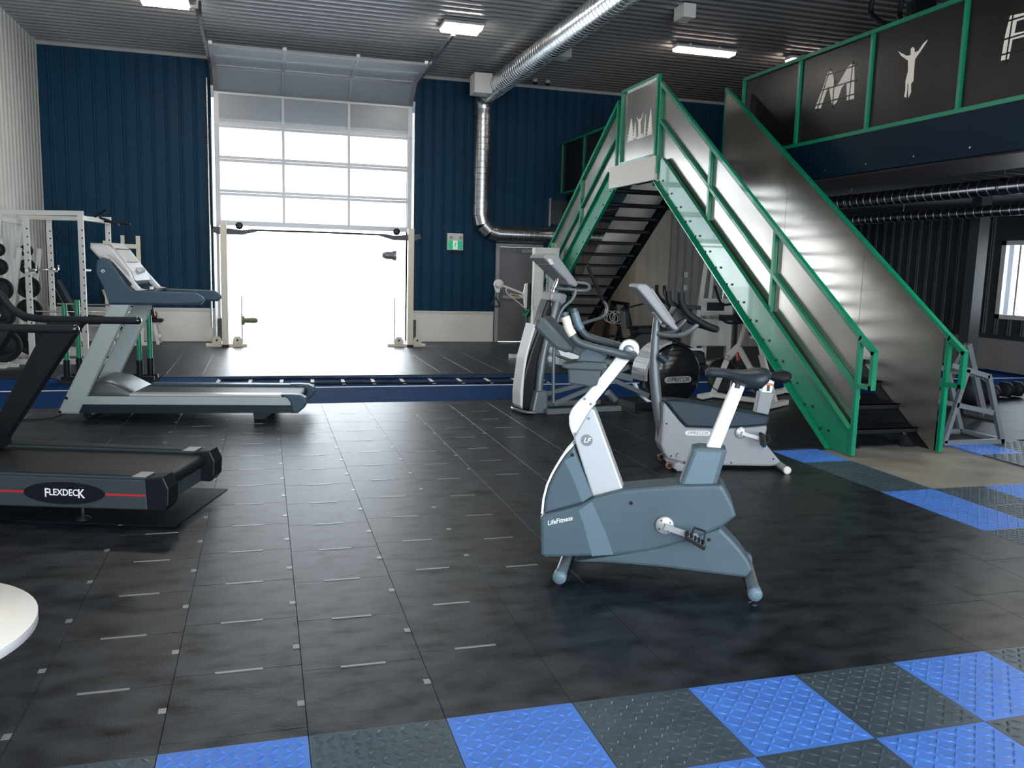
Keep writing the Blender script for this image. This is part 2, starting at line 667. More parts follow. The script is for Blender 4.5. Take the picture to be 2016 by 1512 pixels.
# ---------------------------------------------------------------- ribbed sheets
def rib_profile(L, pitch, depth, flat=0.62):
    """returns list of (u, d) across the sheet"""
    pts = []
    n = max(1, int(round(L / pitch)))
    p = L / n
    for k in range(n):
        u = k * p
        pts += [(u, 0), (u + p * flat, 0), (u + p * (flat + 0.07), depth), (u + p * (flat + 0.12), depth), (u + p * (flat + 0.19), 0.25 * depth), (u + p * (flat + 0.24), depth), (u + p * (flat + 0.29), depth), (u + p * 0.99, 0)]
    pts.append((L, 0))
    return pts


def sheet(name, parent, m, org, udir, vdir, ndir, L, V, pitch=0.2, depth=0.018):
    """ribbed sheet: ribs run along vdir"""
    org, udir, vdir, ndir = map(Vector, (org, udir, vdir, ndir))
    org = org + ndir * 0.003
    pr = rib_profile(L, pitch, depth)
    v = [org + udir * u + ndir * d for u, d in pr] + [org + udir * u + ndir * d + vdir * V for u, d in pr]
    n = len(pr)
    return MB().add(v, [(i, i + 1, n + i + 1, n + i) for i in range(n - 1)]).build(name, m, parent)


def wall(name, boxes, m, label):
    b = MB()
    for q in boxes:
        b.box(*q)
    w = b.build(name, m, None, 'structure')
    w['label'] = label
    return w


DX0, DX1, DZ = -0.86, 3.0, 4.36
EX0, EX1, EZ = 5.06, 6.00, 2.13
wb = wall('wall_back', [(XL - 0.2, DX0, YB, YB + 0.25, 0, ZC), (DX0, DX1, YB, YB + 0.25, DZ, ZC), (DX1, EX0, YB, YB + 0.25, 0, ZC),
                        (EX0, EX1, YB, YB + 0.25, EZ, ZC), (EX1, XR + 0.2, YB, YB + 0.25, 0, ZC)], 'wall_blue', 'navy blue ribbed metal back wall around the overhead door')
WZ = 0.66
zc = ZC


def back_sheets(x0, x1, z0, z1):
    n = max(1, round((x1 - x0) / 0.92))
    w = (x1 - x0) / n
    for k in range(n):
        sheet('wall_panel', wb, 'wall_blue', (x0 + k * w, YB, z0), (1, 0, 0), (0, 0, 1), (0, -1, 0), w, z1 - z0, 0.23, 0.011)


back_sheets(XL, DX0 - 0.11, WZ, ZC)
back_sheets(DX0 - 0.11, DX1 + 0.11, DZ + 0.12, ZC)
back_sheets(DX1 + 0.11, EX0 - 0.1, WZ, ZC)
back_sheets(EX0 - 0.1, EX1 + 0.1, EZ + 0.1, ZC)
back_sheets(EX1 + 0.1, XR, WZ, ZC)
wn_ = 0
for x0, x1 in ((XL, DX0 - 0.11), (DX1 + 0.11, EX0 - 0.1), (EX1 + 0.1, XR)):
    b = MB().box(x0, x1, YB - 0.012, YB, 0, WZ - 0.03)
    b.build('wainscot_board', 'wainscot', wb)
    MB().box(x0, x1, YB - 0.035, YB, WZ - 0.03, WZ + 0.02).build('wainscot_cap', 'trim_white', wb)
MB().box(XL, XR, YB - 0.05, YB, ZC - 0.07, ZC).build('trim_cornice', 'trim_grey', None, 'structure')

wl = wall('wall_left', [(XL - 0.2, XL, YF, YB, 0, ZC)], 'wall_white', 'white ribbed metal wall on the left')
n = 18
for k in range(n):
    y0 = 6.5 + (YB - 6.5) * k / n
    sheet('wall_panel', wl, 'wall_white', (XL, y0, 0), (0, 1, 0), (0, 0, 1), (1, 0, 0), (YB - 6.5) / n, ZC, 0.22, 0.010)

wr = wall('wall_right', [(XR, XR + 0.2, YF, 10.3, 0, ZC), (XR, XR + 0.2, 12.75, YB, 0, ZC), (XR, XR + 0.2, 10.3, 12.75, 0, 1.05), (XR, XR + 0.2, 10.3, 12.75, 2.35, ZC)],
          'wall_grey', 'dark ribbed metal wall under the mezzanine on the right')
for k in range(7):
    y0 = 12.85 + (YB - 12.85) * k / 7
    sheet('wall_panel', wr, 'wall_grey', (XR, y0, 0.62), (0, 1, 0), (0, 0, 1), (-1, 0, 0), (YB - 12.85) / 7, 2.6, 0.27, 0.02)
for k in range(3):
    sheet('wall_panel', wr, 'wall_grey', (XR, 10.2 + k * 0.883, 0.62), (0, 1, 0), (0, 0, 1), (-1, 0, 0), 0.883, 0.36, 0.27, 0.02)
MB().box(XR - 0.02, XR, 7.5, YB, 0, 0.60).build('wainscot_board', 'wains_grey', wr)
MB().box(XR - 0.04, XR, 7.5, YB, 0.60, 0.68).build('wainscot_cap', 'wall_grey', wr)
win = MB()
for a, b_ in ((10.22, 10.32), (12.72, 12.82)):
    win.box(XR - 0.03, XR + 0.05, a, b_, 0.98, 2.42)
win.box(XR - 0.03, XR + 0.05, 10.22, 12.82, 0.98, 1.06)
win.box(XR - 0.03, XR + 0.05, 10.22, 12.82, 2.34, 2.42)
w1 = win.build('window_1', 'trim_white', None, 'structure')
w1['label'] = 'bright white framed window in the dark right wall'
MB().box(XR + 0.01, XR + 0.05, 12.42, 12.46, 1.06, 2.34).build('window_mullion', 'trim_white', w1)
MB().box(XR + 0.02, XR + 0.028, 10.32, 12.72, 1.06, 2.34).build('window_pane', 'pane_glass', w1)

# unseen wall behind the camera, two assumed openings added to light the foreground
wf = wall('wall_front', [(XL - 0.2, -2.6, YF - 0.25, YF, 0, ZC), (3.8, 6.0, YF - 0.25, YF, 0, ZC), (11.0, XR + 0.2, YF - 0.25, YF, 0, ZC),
                         (-2.6, 3.8, YF - 0.25, YF, 0, 0.3), (-2.6, 3.8, YF - 0.25, YF, 4.6, ZC), (6.0, 11.0, YF - 0.25, YF, 0, 0.3), (6.0, 11.0, YF - 0.25, YF, 4.6, ZC)],
          'wall_white', 'unseen white wall behind the viewer with large openings added for light')

# ---------------------------------------------------------------- ceiling
ce = wall('ceiling', [(XL - 0.2, XR + 0.2, YF - 0.2, YB + 0.2, ZC + 0.03, ZC + 0.2)], 'ceiling_metal', 'grey ribbed sheet metal ceiling')
n = 22
x_edges = [XL + (XR - XL) * k / 6 for k in range(7)]
for k in range(6):
    for q in range(6):
        y0 = YF + (YB - YF) * q / 6
        # ribs run along x, so u runs along y
        sheet('ceiling_sheet', ce, 'ceiling_metal', (x_edges[k], y0, ZC + 0.02), (0, 1, 0), (1, 0, 0), (0, 0, -1), (YB - YF) / 6, (XR - XL) / 6 - 0.004, 0.23, 0.028)

# ---------------------------------------------------------------- outside
gr = MB().box(-60, 60, YB + 0.3, 90, -0.3, -0.03).build('ground_outside', 'ground_out', None, 'structure')
gr['label'] = 'pale sunlit yard outside the open door'
bo = thing('building', 'pale washed out building across the yard seen through the door', 'building', (9, 72, 0))
MB().box(-10, 8, 0, 6, -0.05, 6.5).build('wall', 'house_out', bo)
MB().prism([(-10.5, 6.5), (8.5, 6.5), (-1, 9.5)], -0.3, 6.3).build('roof', 'house_out', bo)
for dx in (-2.9, -2.0):
    wnd = MB().box(dx, dx + 0.55, -0.05, 0.0, 1.2, 2.6).build('window', 'house_window', bo)

# ---------------------------------------------------------------- overhead door
JY = YB - 0.04
jt = MB()
jt.box(DX0 - 0.12, DX0, JY - 0.02, YB + 0.25, 0, DZ + 0.12)
jt.box(DX1, DX1 + 0.12, JY - 0.02, YB + 0.25, 0, DZ + 0.12)
jt.box(DX0, DX1, JY - 0.01, YB + 0.25, DZ, DZ + 0.12)
j = jt.build('trim_1', 'trim_white', None, 'structure')
j['label'] = 'white trim boards around the overhead door opening'

od = bpy.data.objects.new('door_1', None)
col.objects.link(od)
od['kind'] = 'structure'
od['label'] = 'half raised glazed sectional overhead door in an aluminium frame'
dY = YB - 0.16
path = [(dY, 2.36), (dY, 3.02), (dY, 3.68), (dY, 4.34), (dY, 4.98), (dY - 0.53, 5.36), (dY - 1.18, 5.40), (dY - 1.83, 5.44)]
x0, x1 = DX0 - 0.04, DX1 + 0.04
colx = [x0, x0 + (x1 - x0) * 0.333, x0 + (x1 - x0) * 0.667, x1]
for k in range(7):
    (ya, za), (yb, zb) = path[k], path[k + 1]
    sec = bpy.data.objects.new('door_section', None)
    col.objects.link(sec)
    sec.parent = od
    tv = Vector((0, yb - ya, zb - za)).normalized()
    nv = Vector((1, 0, 0)).cross(tv)

    def pt(x, s):
        return Vector((x, ya + (yb - ya) * s, za + (zb - za) * s))
    fr = MB()
    Lk = math.hypot(yb - ya, zb - za)
    e = 0.03 / Lk
    eb = (0.055 if k == 0 else 0.03) / Lk
    for s_, w in ((eb, 0.10 if k == 0 else 0.055), (1 - e, 0.055)):
        fr.bar(pt(x0, s_), pt(x1, s_), 0.045, w, nv)
    for x, w in ((x0 + 0.04, 0.09), (colx[1], 0.055), (colx[2], 0.055), (x1 - 0.04, 0.09)):
        fr.bar(pt(x, 0.01), pt(x, 0.99), 0.042, w, nv)
    fr.build('section_frame', 'aluminium', sec)
    for c in range(3):
        a, b_ = colx[c] + 0.03, colx[c + 1] - 0.03
        MB().bar(pt(a, 0.5), pt(b_, 0.5), 0.008, Lk - 0.07, nv).build('pane', 'pane_glass', sec)
    hg = MB()
    for x in colx:
        q = pt(min(max(x, x0 + 0.04), x1 - 0.04), 1.0) - nv * 0.03
        hg.box(q.x - 0.035, q.x + 0.035, q.y - 0.012, q.y + 0.012, q.z - 0.03, q.z + 0.03)
    hg.build('hinge', 'galvanised', sec)
for sx, x in ((-1, DX0 - 0.075), (1, DX1 + 0.075)):
    t = MB()
    t.bar((x, dY + 0.03, 0), (x, dY + 0.03, 4.85), 0.05, 0.06, (1, 0, 0))
    arc = [(x, dY + 0.03, 4.85), (x, dY - 0.04, 5.08), (x, dY - 0.2, 5.28), (x, dY - 0.45, 5.38)]
    for a, b_ in zip(arc, arc[1:]):
        t.bar(a, b_, 0.05, 0.06, (1, 0, 0))
    t.bar((x, dY - 0.45, 5.38), (x, dY - 3.9, 5.50), 0.05, 0.06, (1, 0, 0))
    t.build('door_track', 'galvanised', od)
    hgr = MB()
    hgr.bar((x, dY - 3.85, 5.50), (x + 0.02, dY - 3.85, ZC), 0.03, 0.03)
    hgr.bar((x, dY - 2.0, 5.43), (x + 0.02, dY - 1.9, ZC), 0.03, 0.03)
    hgr.build('track_hanger', 'galvanised', od)
    if sx < 0:
        MB().box(x - 0.02, x + 0.06, dY - 3.8, dY - 3.7, 5.42, 5.62).build('bumper', 'black_plastic', od)
MB().cyl((DX0 - 0.17, dY - 0.05, 0.3), (DX0 - 0.17, dY - 0.05, 5.2), 0.02, 10).build('lift_tube', 'galvanised', od)

# ---------------------------------------------------------------- exit door
ed = MB()
ed.box(EX0 - 0.08, EX0, YB - 0.06, YB + 0.05, 0, EZ + 0.07)
ed.box(EX1, EX1 + 0.08, YB - 0.06, YB + 0.05, 0, EZ + 0.07)
ed.box(EX0, EX1, YB - 0.06, YB + 0.05, EZ, EZ + 0.07)
dr = ed.build('door_2', 'trim_grey', None, 'structure')
dr['label'] = 'grey steel exit door with push bar at the back wall'
lf = MB().box(EX0 + 0.006, EX1 - 0.006, YB - 0.02, YB + 0.03, 0.01, EZ - 0.006).build('door_leaf', 'door_grey', dr)
MB().box(EX0 + 0.08, EX1 - 0.08, YB - 0.09, YB - 0.03, 0.98, 1.05).build('push_bar', 'aluminium', lf)
MB().box(EX0 + 0.5, EX0 + 0.85, YB - 0.08, YB - 0.02, EZ - 0.12, EZ - 0.04).build('door_closer', 'trim_grey', lf)

# ---------------------------------------------------------------- mezzanine
XM = 6.65
ZM = 3.33
mz = wall('mezzanine', [(XM + 0.02, XR, YF, YB, ZM - 0.16, ZM - 0.02)], 'soffit', 'dark mezzanine deck with navy fascia on the right')
mz.name = 'trim_mezzanine'
fa = MB().box(XM - 0.03, XM + 0.05, YF, YB, ZM - 0.44, ZM).build('fascia', 'fascia_navy', mz)
MB().box(XM + 0.05, XM + 0.95, YF, YB, ZM - 0.46, ZM - 0.42).build('soffit_board', 'soffit', mz)
for k in range(8):
    y0 = YF + (YB - YF) * k / 8
    sheet('deck_sheet', mz, 'wall_grey', (XM + 0.95, y0, ZM - 0.17), (0, 1, 0), (1, 0, 0), (0, 0, -1), (YB - YF) / 8, XR - XM - 0.95, 0.3, 0.05)
bt = MB()
for k in range(14):
    yy = 5.4 + k * 0.75
    bt.cyl((XM - 0.035, yy, ZM - 0.36), (XM - 0.05, yy, ZM - 0.36), 0.012, 8)
bt.build('bolt_row', 'galvanised', mz, 'stuff')
co = MB()
for xx, yy in ((12.0, 12.15),):
    co.box(xx - 0.11, xx + 0.11, yy - 0.11, yy + 0.11, 0, ZM - 0.2)
    co.box(xx - 0.17, xx + 0.17, yy - 0.17, yy + 0.17, 0, 0.02)
cc = co.build('trim_column', 'post_dark', None, 'structure')
cc['label'] = 'dark square steel column holding up the mezzanine'

# closet walls beneath the mezzanine
cl = MB()
cl.box(7.78, 8.55, 17.1, YB - 0.05, 0, ZM - 0.2)
pc = cl.build('wall_partition', 'plywood', None, 'structure')
pc['label'] = 'beige board closet wall behind the staircase'
MB().box(7.76, 8.57, 17.06, 17.1, 0.0, 0.09).build('closet_skirting', 'trim_grey', pc)
for k in range(4):
    sheet('partition_panel', pc, 'wains_grey', (8.56 + k * 0.95, 17.4, 0), (1, 0, 0), (0, 0, 1), (0, -1, 0), 0.95, ZM - 0.2, 0.19, 0.015)
wd = MB()
for k in range(5):
    MB().box(6.85 + k * 0.185, 7.03 + k * 0.185, YB - 0.10 - 0.012 * (k % 2), YB - 0.04, 0.0, 2.75).build('board', 'walnut', pc)
for q in (1.62, 1.33):
    sw = tag(MB().box(9.06, 9.15, 17.33, 17.385, q - 0.06, q + 0.06).build('wall_switch', 'sign_white'),
             'small white wall switch, the %s of two on the grey partition' % ('upper' if q > 1.5 else 'lower'), 'switch', 'switches on the partition')

# ================================================================== STAIRCASE
XS = 5.38
SW = 1.02
st = thing('staircase', 'A-shaped steel staircase with green stringers and metal side panels', 'staircase', (XS, 0, 0), PI / 2)
SL = 0.694


def flight(fm):
    """fm maps a run coordinate (6.75 at the foot .. 11.26 at the landing) to local x"""
    def zt(y, base):
        return base + SL * (y - 6.75)
    for side in (0, 1):
        yo = 0.0 if side == 0 else -SW
        sgn = 1 if side == 0 else -1          # +1: outer face towards +local y
        nm = 'stringer'
        # web
        poly = [(6.70, 0.0), (7.02, 0.0), (11.30, zt(11.30, -0.19)), (11.30, zt(11.02, 0.28)), (11.02, zt(11.02, 0.28)), (6.70, zt(6.70, 0.28))]
        pl = [(fm(a), b) for a, b in poly]
        ww = MB().prism(pl, yo - 0.006, yo + 0.006)
        # flanges of the channel, pointing outward
        fl = 0.055 * sgn
        for base, a0, a1 in ((0.28, 6.72, 11.02), (-0.19, 7.02, 11.28)):
            p = Vector((fm(a0), yo + fl / 2, zt(a0, base)))
            q = Vector((fm(a1), yo + fl / 2, zt(a1, base)))
            ww.bar(p, q, 0.055, 0.014, (0, 1, 0))
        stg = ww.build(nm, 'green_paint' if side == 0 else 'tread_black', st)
        bl = MB()
        for k in range(15):
            yc = 7.12 + 0.2855 * k
            zc_ = 0.200 + 0.198 * k
            for d in (-0.07, 0.07):
                x = fm(yc + d * 0.9)
                bl.cyl((x, yo, zc_ - 0.045 + 0.02), (x, yo + 0.018 * sgn, zc_ - 0.045 + 0.02), 0.013, 8)
        bl.build('bolt_heads', 'dark_steel', stg, 'stuff')
        # posts
        for yp, zb, ztop in ((6.705, 0.0, 1.16), (8.22, zt(8.22, 0.27), zt(8.22, 1.16)), (9.74, zt(9.74, 0.27), zt(9.74, 1.16)), (11.24, zt(10.95, 0.28), zt(11.24, 1.16))):
            x = fm(yp)
            MB().box(x - 0.022, x + 0.022, yo - 0.022, yo + 0.022, zb, ztop).build('post', 'green_paint', st)
        # rails
        MB().bar((fm(6.68), yo, zt(6.68, 1.17)), (fm(11.26), yo, zt(11.26, 1.17)), 0.05, 0.05).build('top_rail', 'green_paint', st)
        MB().bar((fm(6.72), yo, zt(6.72, 0.68)), (fm(11.24), yo, zt(11.24, 0.68)), 0.045, 0.04).build('mid_rail', 'green_paint', st)
        # end loop handle
        h = MB()
        h.bar((fm(6.70), yo, zt(6.70, 1.17)), (fm(6.49), yo, 1.0), 0.05, 0.05)
        h.bar((fm(6.505), yo, 1.02), (fm(6.505), yo, 0.66), 0.05, 0.045)
        h.bar((fm(6.49), yo, 0.68), (fm(6.72), yo, 0.68), 0.05, 0.04)
        h.build('end_loop', 'green_paint', st)
        # infill panels on the walking side
        pi = yo - 0.028 * sgn
        edges = [6.73, 8.22, 9.74, 11.22]
        if side == 0:
            for a, b in zip(edges, edges[1:]):
                for lo, hi in ((0.20, 0.68), (0.68, 1.17)):
                    MB().prism([(fm(a), zt(a, lo)), (fm(b), zt(b, lo)), (fm(b), zt(b, hi)), (fm(a), zt(a, hi))], pi - 0.002, pi + 0.002).build('side_panel', 'panel_steel', st)
        else:
            e2 = [6.74, 8.0, 9.55, 11.2]
            for a, b in zip(e2, e2[1:]):
                a2, b2 = a + 0.003, b - 0.003
                MB().prism([(fm(a2), zt(a2, -0.02)), (fm(b2), zt(b2, -0.02)), (fm(b2), zt(b2, 1.16)), (fm(a2), zt(a2, 1.16))], pi - 0.002, pi + 0.002).build('side_panel', 'panel_steel', st)
    # treads
    for k in range(15):
        yc = 7.12 + 0.2855 * k
        zc_ = 0.198 * (k + 1)
        xa, xb = fm(yc - 0.145), fm(yc + 0.145)
        xa, xb = min(xa, xb), max(xa, xb)
        t = MB().box(xa, xb, -SW + 0.01, -0.01, zc_ - 0.012, zc_)
        for xe in (xa, xb - 0.006):
            t.box(xe, xe + 0.006, -SW + 0.01, -0.01, zc_ - 0.05, zc_)
        for g in range(9):
            yy = -SW + 0.08 + g * 0.107
            t.box(xa + 0.01, xb - 0.01, yy - 0.008, yy + 0.008, zc_, zc_ + 0.004)
        t.build('tread', 'tread_black', st)


flight(lambda y: y)
flight(lambda y: 24.0 - y)
# landing
ZL = 3.31
MB().box(11.28, 12.92, -1.25, 0.0, ZL - 0.05, ZL).build('landing_deck', 'dark_steel', st)
fb = MB()
fb.box(11.30, 12.92, 0.0, 0.05, ZL - 0.335, ZL)
fb.box(11.26, 11.30, -0.10, 0.05, ZL - 0.335, ZL)
fb.build('landing_fascia', 'beam_cream', st)
MB().box(11.225, 11.262, -0.03, 0.035, ZL - 0.24, ZL + 0.0).build('splice_plate', 'green_paint', st)
ud = MB()
for k in range(4):
    ud.box(11.3, 12.9, -0.15 - k * 0.3, -0.11 - k * 0.3, ZL - 0.25, ZL - 0.05)
ud.build('landing_joists', 'post_dark', st)
gp = MB().box(11.40, 12.56, -0.024, -0.020, ZL + 0.04, ZL + 1.09).build('landing_panel', 'panel_steel', st)
gf = MB()
gf.box(11.33, 11.38, -0.025, 0.025, ZL, ZL + 1.13)
gf.box(12.58, 12.63, -0.025, 0.025, ZL, ZL + 1.13)
gf.box(11.38, 12.58, -0.025, 0.025, ZL + 1.085, ZL + 1.13)
gf.box(11.38, 12.58, -0.025, 0.025, ZL, ZL + 0.04)
gf.build('landing_frame', 'green_paint', st)


def conifer(x, zb, w, h, n):
    L, Rr = [], []
    for k in range(n):
        t = k / n
        ww = w / 2 * (1 - t) ** 0.9
        L += [(x - ww, zb + h * t), (x - ww * 0.62, zb + h * (t + 0.55 / n))]
        Rr += [(x + ww, zb + h * t), (x + ww * 0.62, zb + h * (t + 0.55 / n))]
    return L + [(x, zb + h)] + Rr[::-1]


def inlay(poly, name, m, parent, y=0.0):
    return MB().prism(poly, y, y + 0.004).build(name, m, parent)


yI = -0.020
inlay(conifer(12.30, 3.645, 0.27, 0.34, 7), 'tree_cutout', 'stencil', gp, yI)
inlay(conifer(12.145, 3.665, 0.11, 0.24, 6), 'tree_cutout', 'stencil', gp, yI)
inlay(conifer(11.795, 3.645, 0.07, 0.32, 6), 'tree_cutout', 'stencil', gp, yI)
inlay(conifer(11.62, 3.645, 0.21, 0.36, 8), 'tree_cutout', 'stencil', gp, yI)
inlay([(12.013, 3.689), (11.934, 3.689), (11.962, 3.871), (11.881, 3.996), (11.975, 3.905), (11.985, 3.93), (12.005, 3.93), (12.01, 3.905), (12.102, 3.972), (12.03, 3.875)], 'figure_cutout', 'stencil', gp, yI)
inlay([(12.08, 3.641), (12.075, 3.665), (11.95, 3.70), (11.865, 3.698), (11.848, 3.641)], 'ground_cutout', 'stencil', gp, yI)

# ================================================================== MEZZANINE RAILING
rl = thing('balcony_railing', 'mezzanine railing of green posts and dark panels with letter cutouts', 'railing', (XM, 0, ZM), PI / 2)
posts = [11.2, 9.86, 8.50, 7.15, 5.80, 4.45, 3.10]
for y in posts:
    MB().box(y - 0.022, y + 0.022, -0.022, 0.022, -0.06, 1.10).build('post', 'green_paint', rl)
MB().box(3.1, 11.22, -0.025, 0.025, 1.085, 1.13).build('top_rail', 'green_paint', rl)
MB().box(3.1, 11.22, -0.025, 0.025, 0.0, 0.045).build('bottom_rail', 'green_paint', rl)
pans = []
for a, b in zip(posts, posts[1:]):
    pans.append(MB().box(b + 0.024, a - 0.024, -0.015, -0.011, 0.03, 1.10).build('rail_panel', 'panel_dark', rl))


def rinlay(poly, name, k, bars=()):
    o = inlay([(y, z - ZM) for y, z in poly], name, 'stencil', pans[k], -0.011)
    bb = MB()
    for (ya, za, yb, zb) in bars:
        bb.bar((ya, -0.007, za - ZM), (yb, -0.007, zb - ZM), 0.004, 0.016, (0, 1, 0))
    if bars:
        bb.build('stencil_bar', 'panel_dark', o) if False else bb.build('stencil_bar', 'panel_dark', pans[k])


Mp = [(9.514, 3.762), (9.393, 3.751), (9.323, 3.903), (9.266, 3.997), (9.19, 3.784), (9.142, 3.748), (9.09, 3.768), (9.019, 3.923), (8.931, 3.98), (8.901, 3.759), (8.773, 3.756), (8.814, 4.148), (8.868, 4.169), (8.929, 4.145), (9.059, 4.005), (9.136, 3.945), (9.212, 4.138), (9.269, 4.172), (9.307, 4.157), (9.369, 4.016)]
rinlay(Mp, 'letter_M', 1, [(9.55, 3.80, 8.75, 3.81), (9.55, 3.965, 8.75, 3.965), (9.40, 4.13, 8.75, 4.135), (9.47, 3.72, 9.26, 4.20), (9.16, 3.72, 9.16, 4.05), (8.86, 3.73, 8.84, 4.2)])
fg = [(8.096, 4.141), (8.056, 4.115), (7.952, 4.059), (7.897, 4.055), (7.9, 4.122), (7.873, 4.132), (7.847, 4.11), (7.841, 4.068), (7.788, 4.072), (7.716, 4.137), (7.666, 4.157), (7.681, 4.133), (7.773, 4.044), (7.826, 3.999), (7.826, 3.908), (7.821, 3.776), (7.853, 3.749), (7.842, 3.664), (7.871, 3.611), (7.884, 3.671), (7.89, 3.756), (7.907, 3.759), (7.903, 3.675), (7.908, 3.617), (7.939, 3.634), (7.928, 3.696), (7.938, 3.798), (7.914, 3.893), (7.926, 4.004), (8.039, 4.078)]
rinlay(fg, 'figure_cutout', 2)
Fp = [(6.69, 3.74), (6.603, 3.735), (6.583, 3.902), (6.449, 3.898), (6.437, 3.945), (6.569, 3.956), (6.556, 4.058), (6.375, 4.054), (6.365, 4.099), (6.636, 4.128), (6.669, 3.965)]
rinlay(Fp, 'letter_F', 3, [(6.72, 3.79, 6.33, 3.79), (6.72, 3.925, 6.33, 3.925), (6.72, 4.085, 6.33, 4.08), (6.632, 3.70, 6.60, 4.15)])
rl2 = thing('balcony_railing', 'dim green mezzanine railing beyond the stair landing at the back', 'railing', (6.45, 0, ZM), PI / 2)
po = [13.0, 14.35, 15.7, 17.05, 18.4]
for y in po:
    MB().box(y - 0.022, y + 0.022, -0.022, 0.022, 0, 1.10).build('post', 'green_paint', rl2)
MB().box(13.0, 18.45, -0.025, 0.025, 1.085, 1.13).build('top_rail', 'green_paint', rl2)
MB().box(13.0, 18.45, -0.025, 0.025, 0.0, 0.045).build('bottom_rail', 'green_paint', rl2)
for a, b in zip(po, po[1:]):
    MB().box(a + 0.024, b - 0.024, -0.015, -0.011, 0.03, 1.10).build('rail_panel', 'panel_dark', rl2)

# ================================================================== DUCTS
def spiral(mb, p0, p1, r, pitch=0.12):
    p0, p1 = Vector(p0), Vector(p1)
    L = (p1 - p0).length
    t = (p1 - p0) / L
    n = max(1, int(L / pitch))
    for k in range(1, n):
        c = p0 + t * (L * k / n)
        mb.ring(c, t, r + 0.004, r - 0.004, 0.010, 28)


DXX, DZZ, DR = 4.57, 5.30, 0.20
du = thing('ventilation_duct', 'silver spiral duct running along the ceiling and down the back wall', 'duct')
MB().cyl((DXX, 17.95, DZZ), (DXX, YF + 0.3, DZZ), DR, 32).build('ceiling_run', 'galvanised', du)
sp = MB()
spiral(sp, (DXX, 17.95, DZZ), (DXX, 8.0, DZZ), DR)
sp.build('spiral_seam', 'galvanised', du, 'stuff')
el = MB()
el.tube([(DXX, 17.9, DZZ), (DXX, 18.02, DZZ), (DXX, 18.20, DZZ - 0.06), (DXX, 18.27, DZZ - 0.22), (DXX, 18.27, DZZ - 0.40)], DR, 28, 3)
el.build('upper_elbow', 'galvanised', du)
MB().cyl((DXX, 18.27, DZZ - 0.38), (DXX, 18.27, 2.78), 0.185, 28).build('wall_drop', 'galvanised', du)
sp = MB()
spiral(sp, (DXX, 18.27, DZZ - 0.38), (DXX, 18.27, 2.78), 0.185)
sp.build('spiral_seam', 'galvanised', du, 'stuff')
e2 = MB()
ap = [(DXX, 18.27, 2.80), (DXX + 0.05, 18.27, 2.60), (DXX + 0.20, 18.27, 2.45), (DXX + 0.42, 18.27, 2.40)]
for a, b in zip(ap, ap[1:]):
    e2.cyl(a, b, 0.19, 28)
e2.build('lower_elbow', 'galvanised', du)
MB().cyl((DXX + 0.40, 18.27, 2.40), (7.7, 18.27, 2.40), 0.18, 28).build('wall_run', 'galvanised', du)
sp = MB()
spiral(sp, (DXX + 0.45, 18.27, 2.40), (7.6, 18.27, 2.40), 0.18)
sp.build('spiral_seam', 'galvanised', du, 'stuff')
MB().box(DXX - 0.52, DXX - 0.16, 16.95, 17.35, DZZ - 0.20, DZZ + 0.18).build('outlet_box', 'trim_white', du)
MB().box(DXX + 0.16, DXX + 0.40, 13.9, 14.2, DZZ - 0.12, DZZ + 0.2).build('outlet_box', 'trim_grey', du)
for X, Z, r, lab in ((9.2, 2.90, 0.11, 'spiral duct hung just under the mezzanine deck, the nearer of two'), (10.25, 2.70, 0.085, 'thin spiral duct under the mezzanine, the farther and lower of two')):
    d = thing('ventilation_duct', lab, 'duct')
    MB().cyl((X, 3.0, Z), (X, 17.0, Z), r, 24).build('duct_run', 'galvanised_dark', d)
    sp = MB()
    spiral(sp, (X, 5.0, Z), (X, 17.0, Z), r, 0.16)
    sp.build('spiral_seam', 'galvanised', d, 'stuff')
    hh = MB()
    for y in (6.0, 9.0, 12.0, 15.0):
        hh.cyl((X, y, Z + r), (X, y, ZM - 0.2), 0.008, 6)
        hh.ring((X, y, Z), (0, 1, 0), r + 0.007, r, 0.03, 24)
    hh.build('hanger', 'galvanised_dark', d)

# ================================================================== CEILING LIGHTS AND SMALL CEILING ITEMS
def strip_light(name, label, x0, x1, y, m, w=0.30, drop=0.14, z=ZC, tubes=2):
    o = thing(name, label, 'light', ((x0 + x1) / 2, y, z - drop), 0, 'ceiling strip lights')
    h = (x1 - x0) / 2
    MB().prism([(-w / 2, 0.06), (-w / 2 + 0.04, 0.10), (w / 2 - 0.04, 0.10), (w / 2, 0.06), (w / 2, 0.045), (-w / 2, 0.045)], -h, h).build('housing', 'lamp_body', o).rotation_euler = (0, 0, PI / 2)
    for k in range(tubes):
        yy = (k - (tubes - 1) / 2) * (w * 0.5)
        MB().prism([(-w * 0.22, 0.045), (-w * 0.16, 0.0), (w * 0.16, 0.0), (w * 0.22, 0.045)], -h + 0.02, h - 0.02, 0.0).build('lamp_tube', m, o).rotation_euler = (0, 0, PI / 2)
        o.children[-1].location = (0, yy, 0)
    MB().box(-h * 0.5 - 0.02, -h * 0.5 + 0.02, -0.03, 0.03, 0.10, drop).build('hanger', 'lamp_body', o)
    MB().box(h * 0.5 - 0.02, h * 0.5 + 0.02, -0.03, 0.03, 0.10, drop).build('hanger', 'lamp_body', o)
    return o


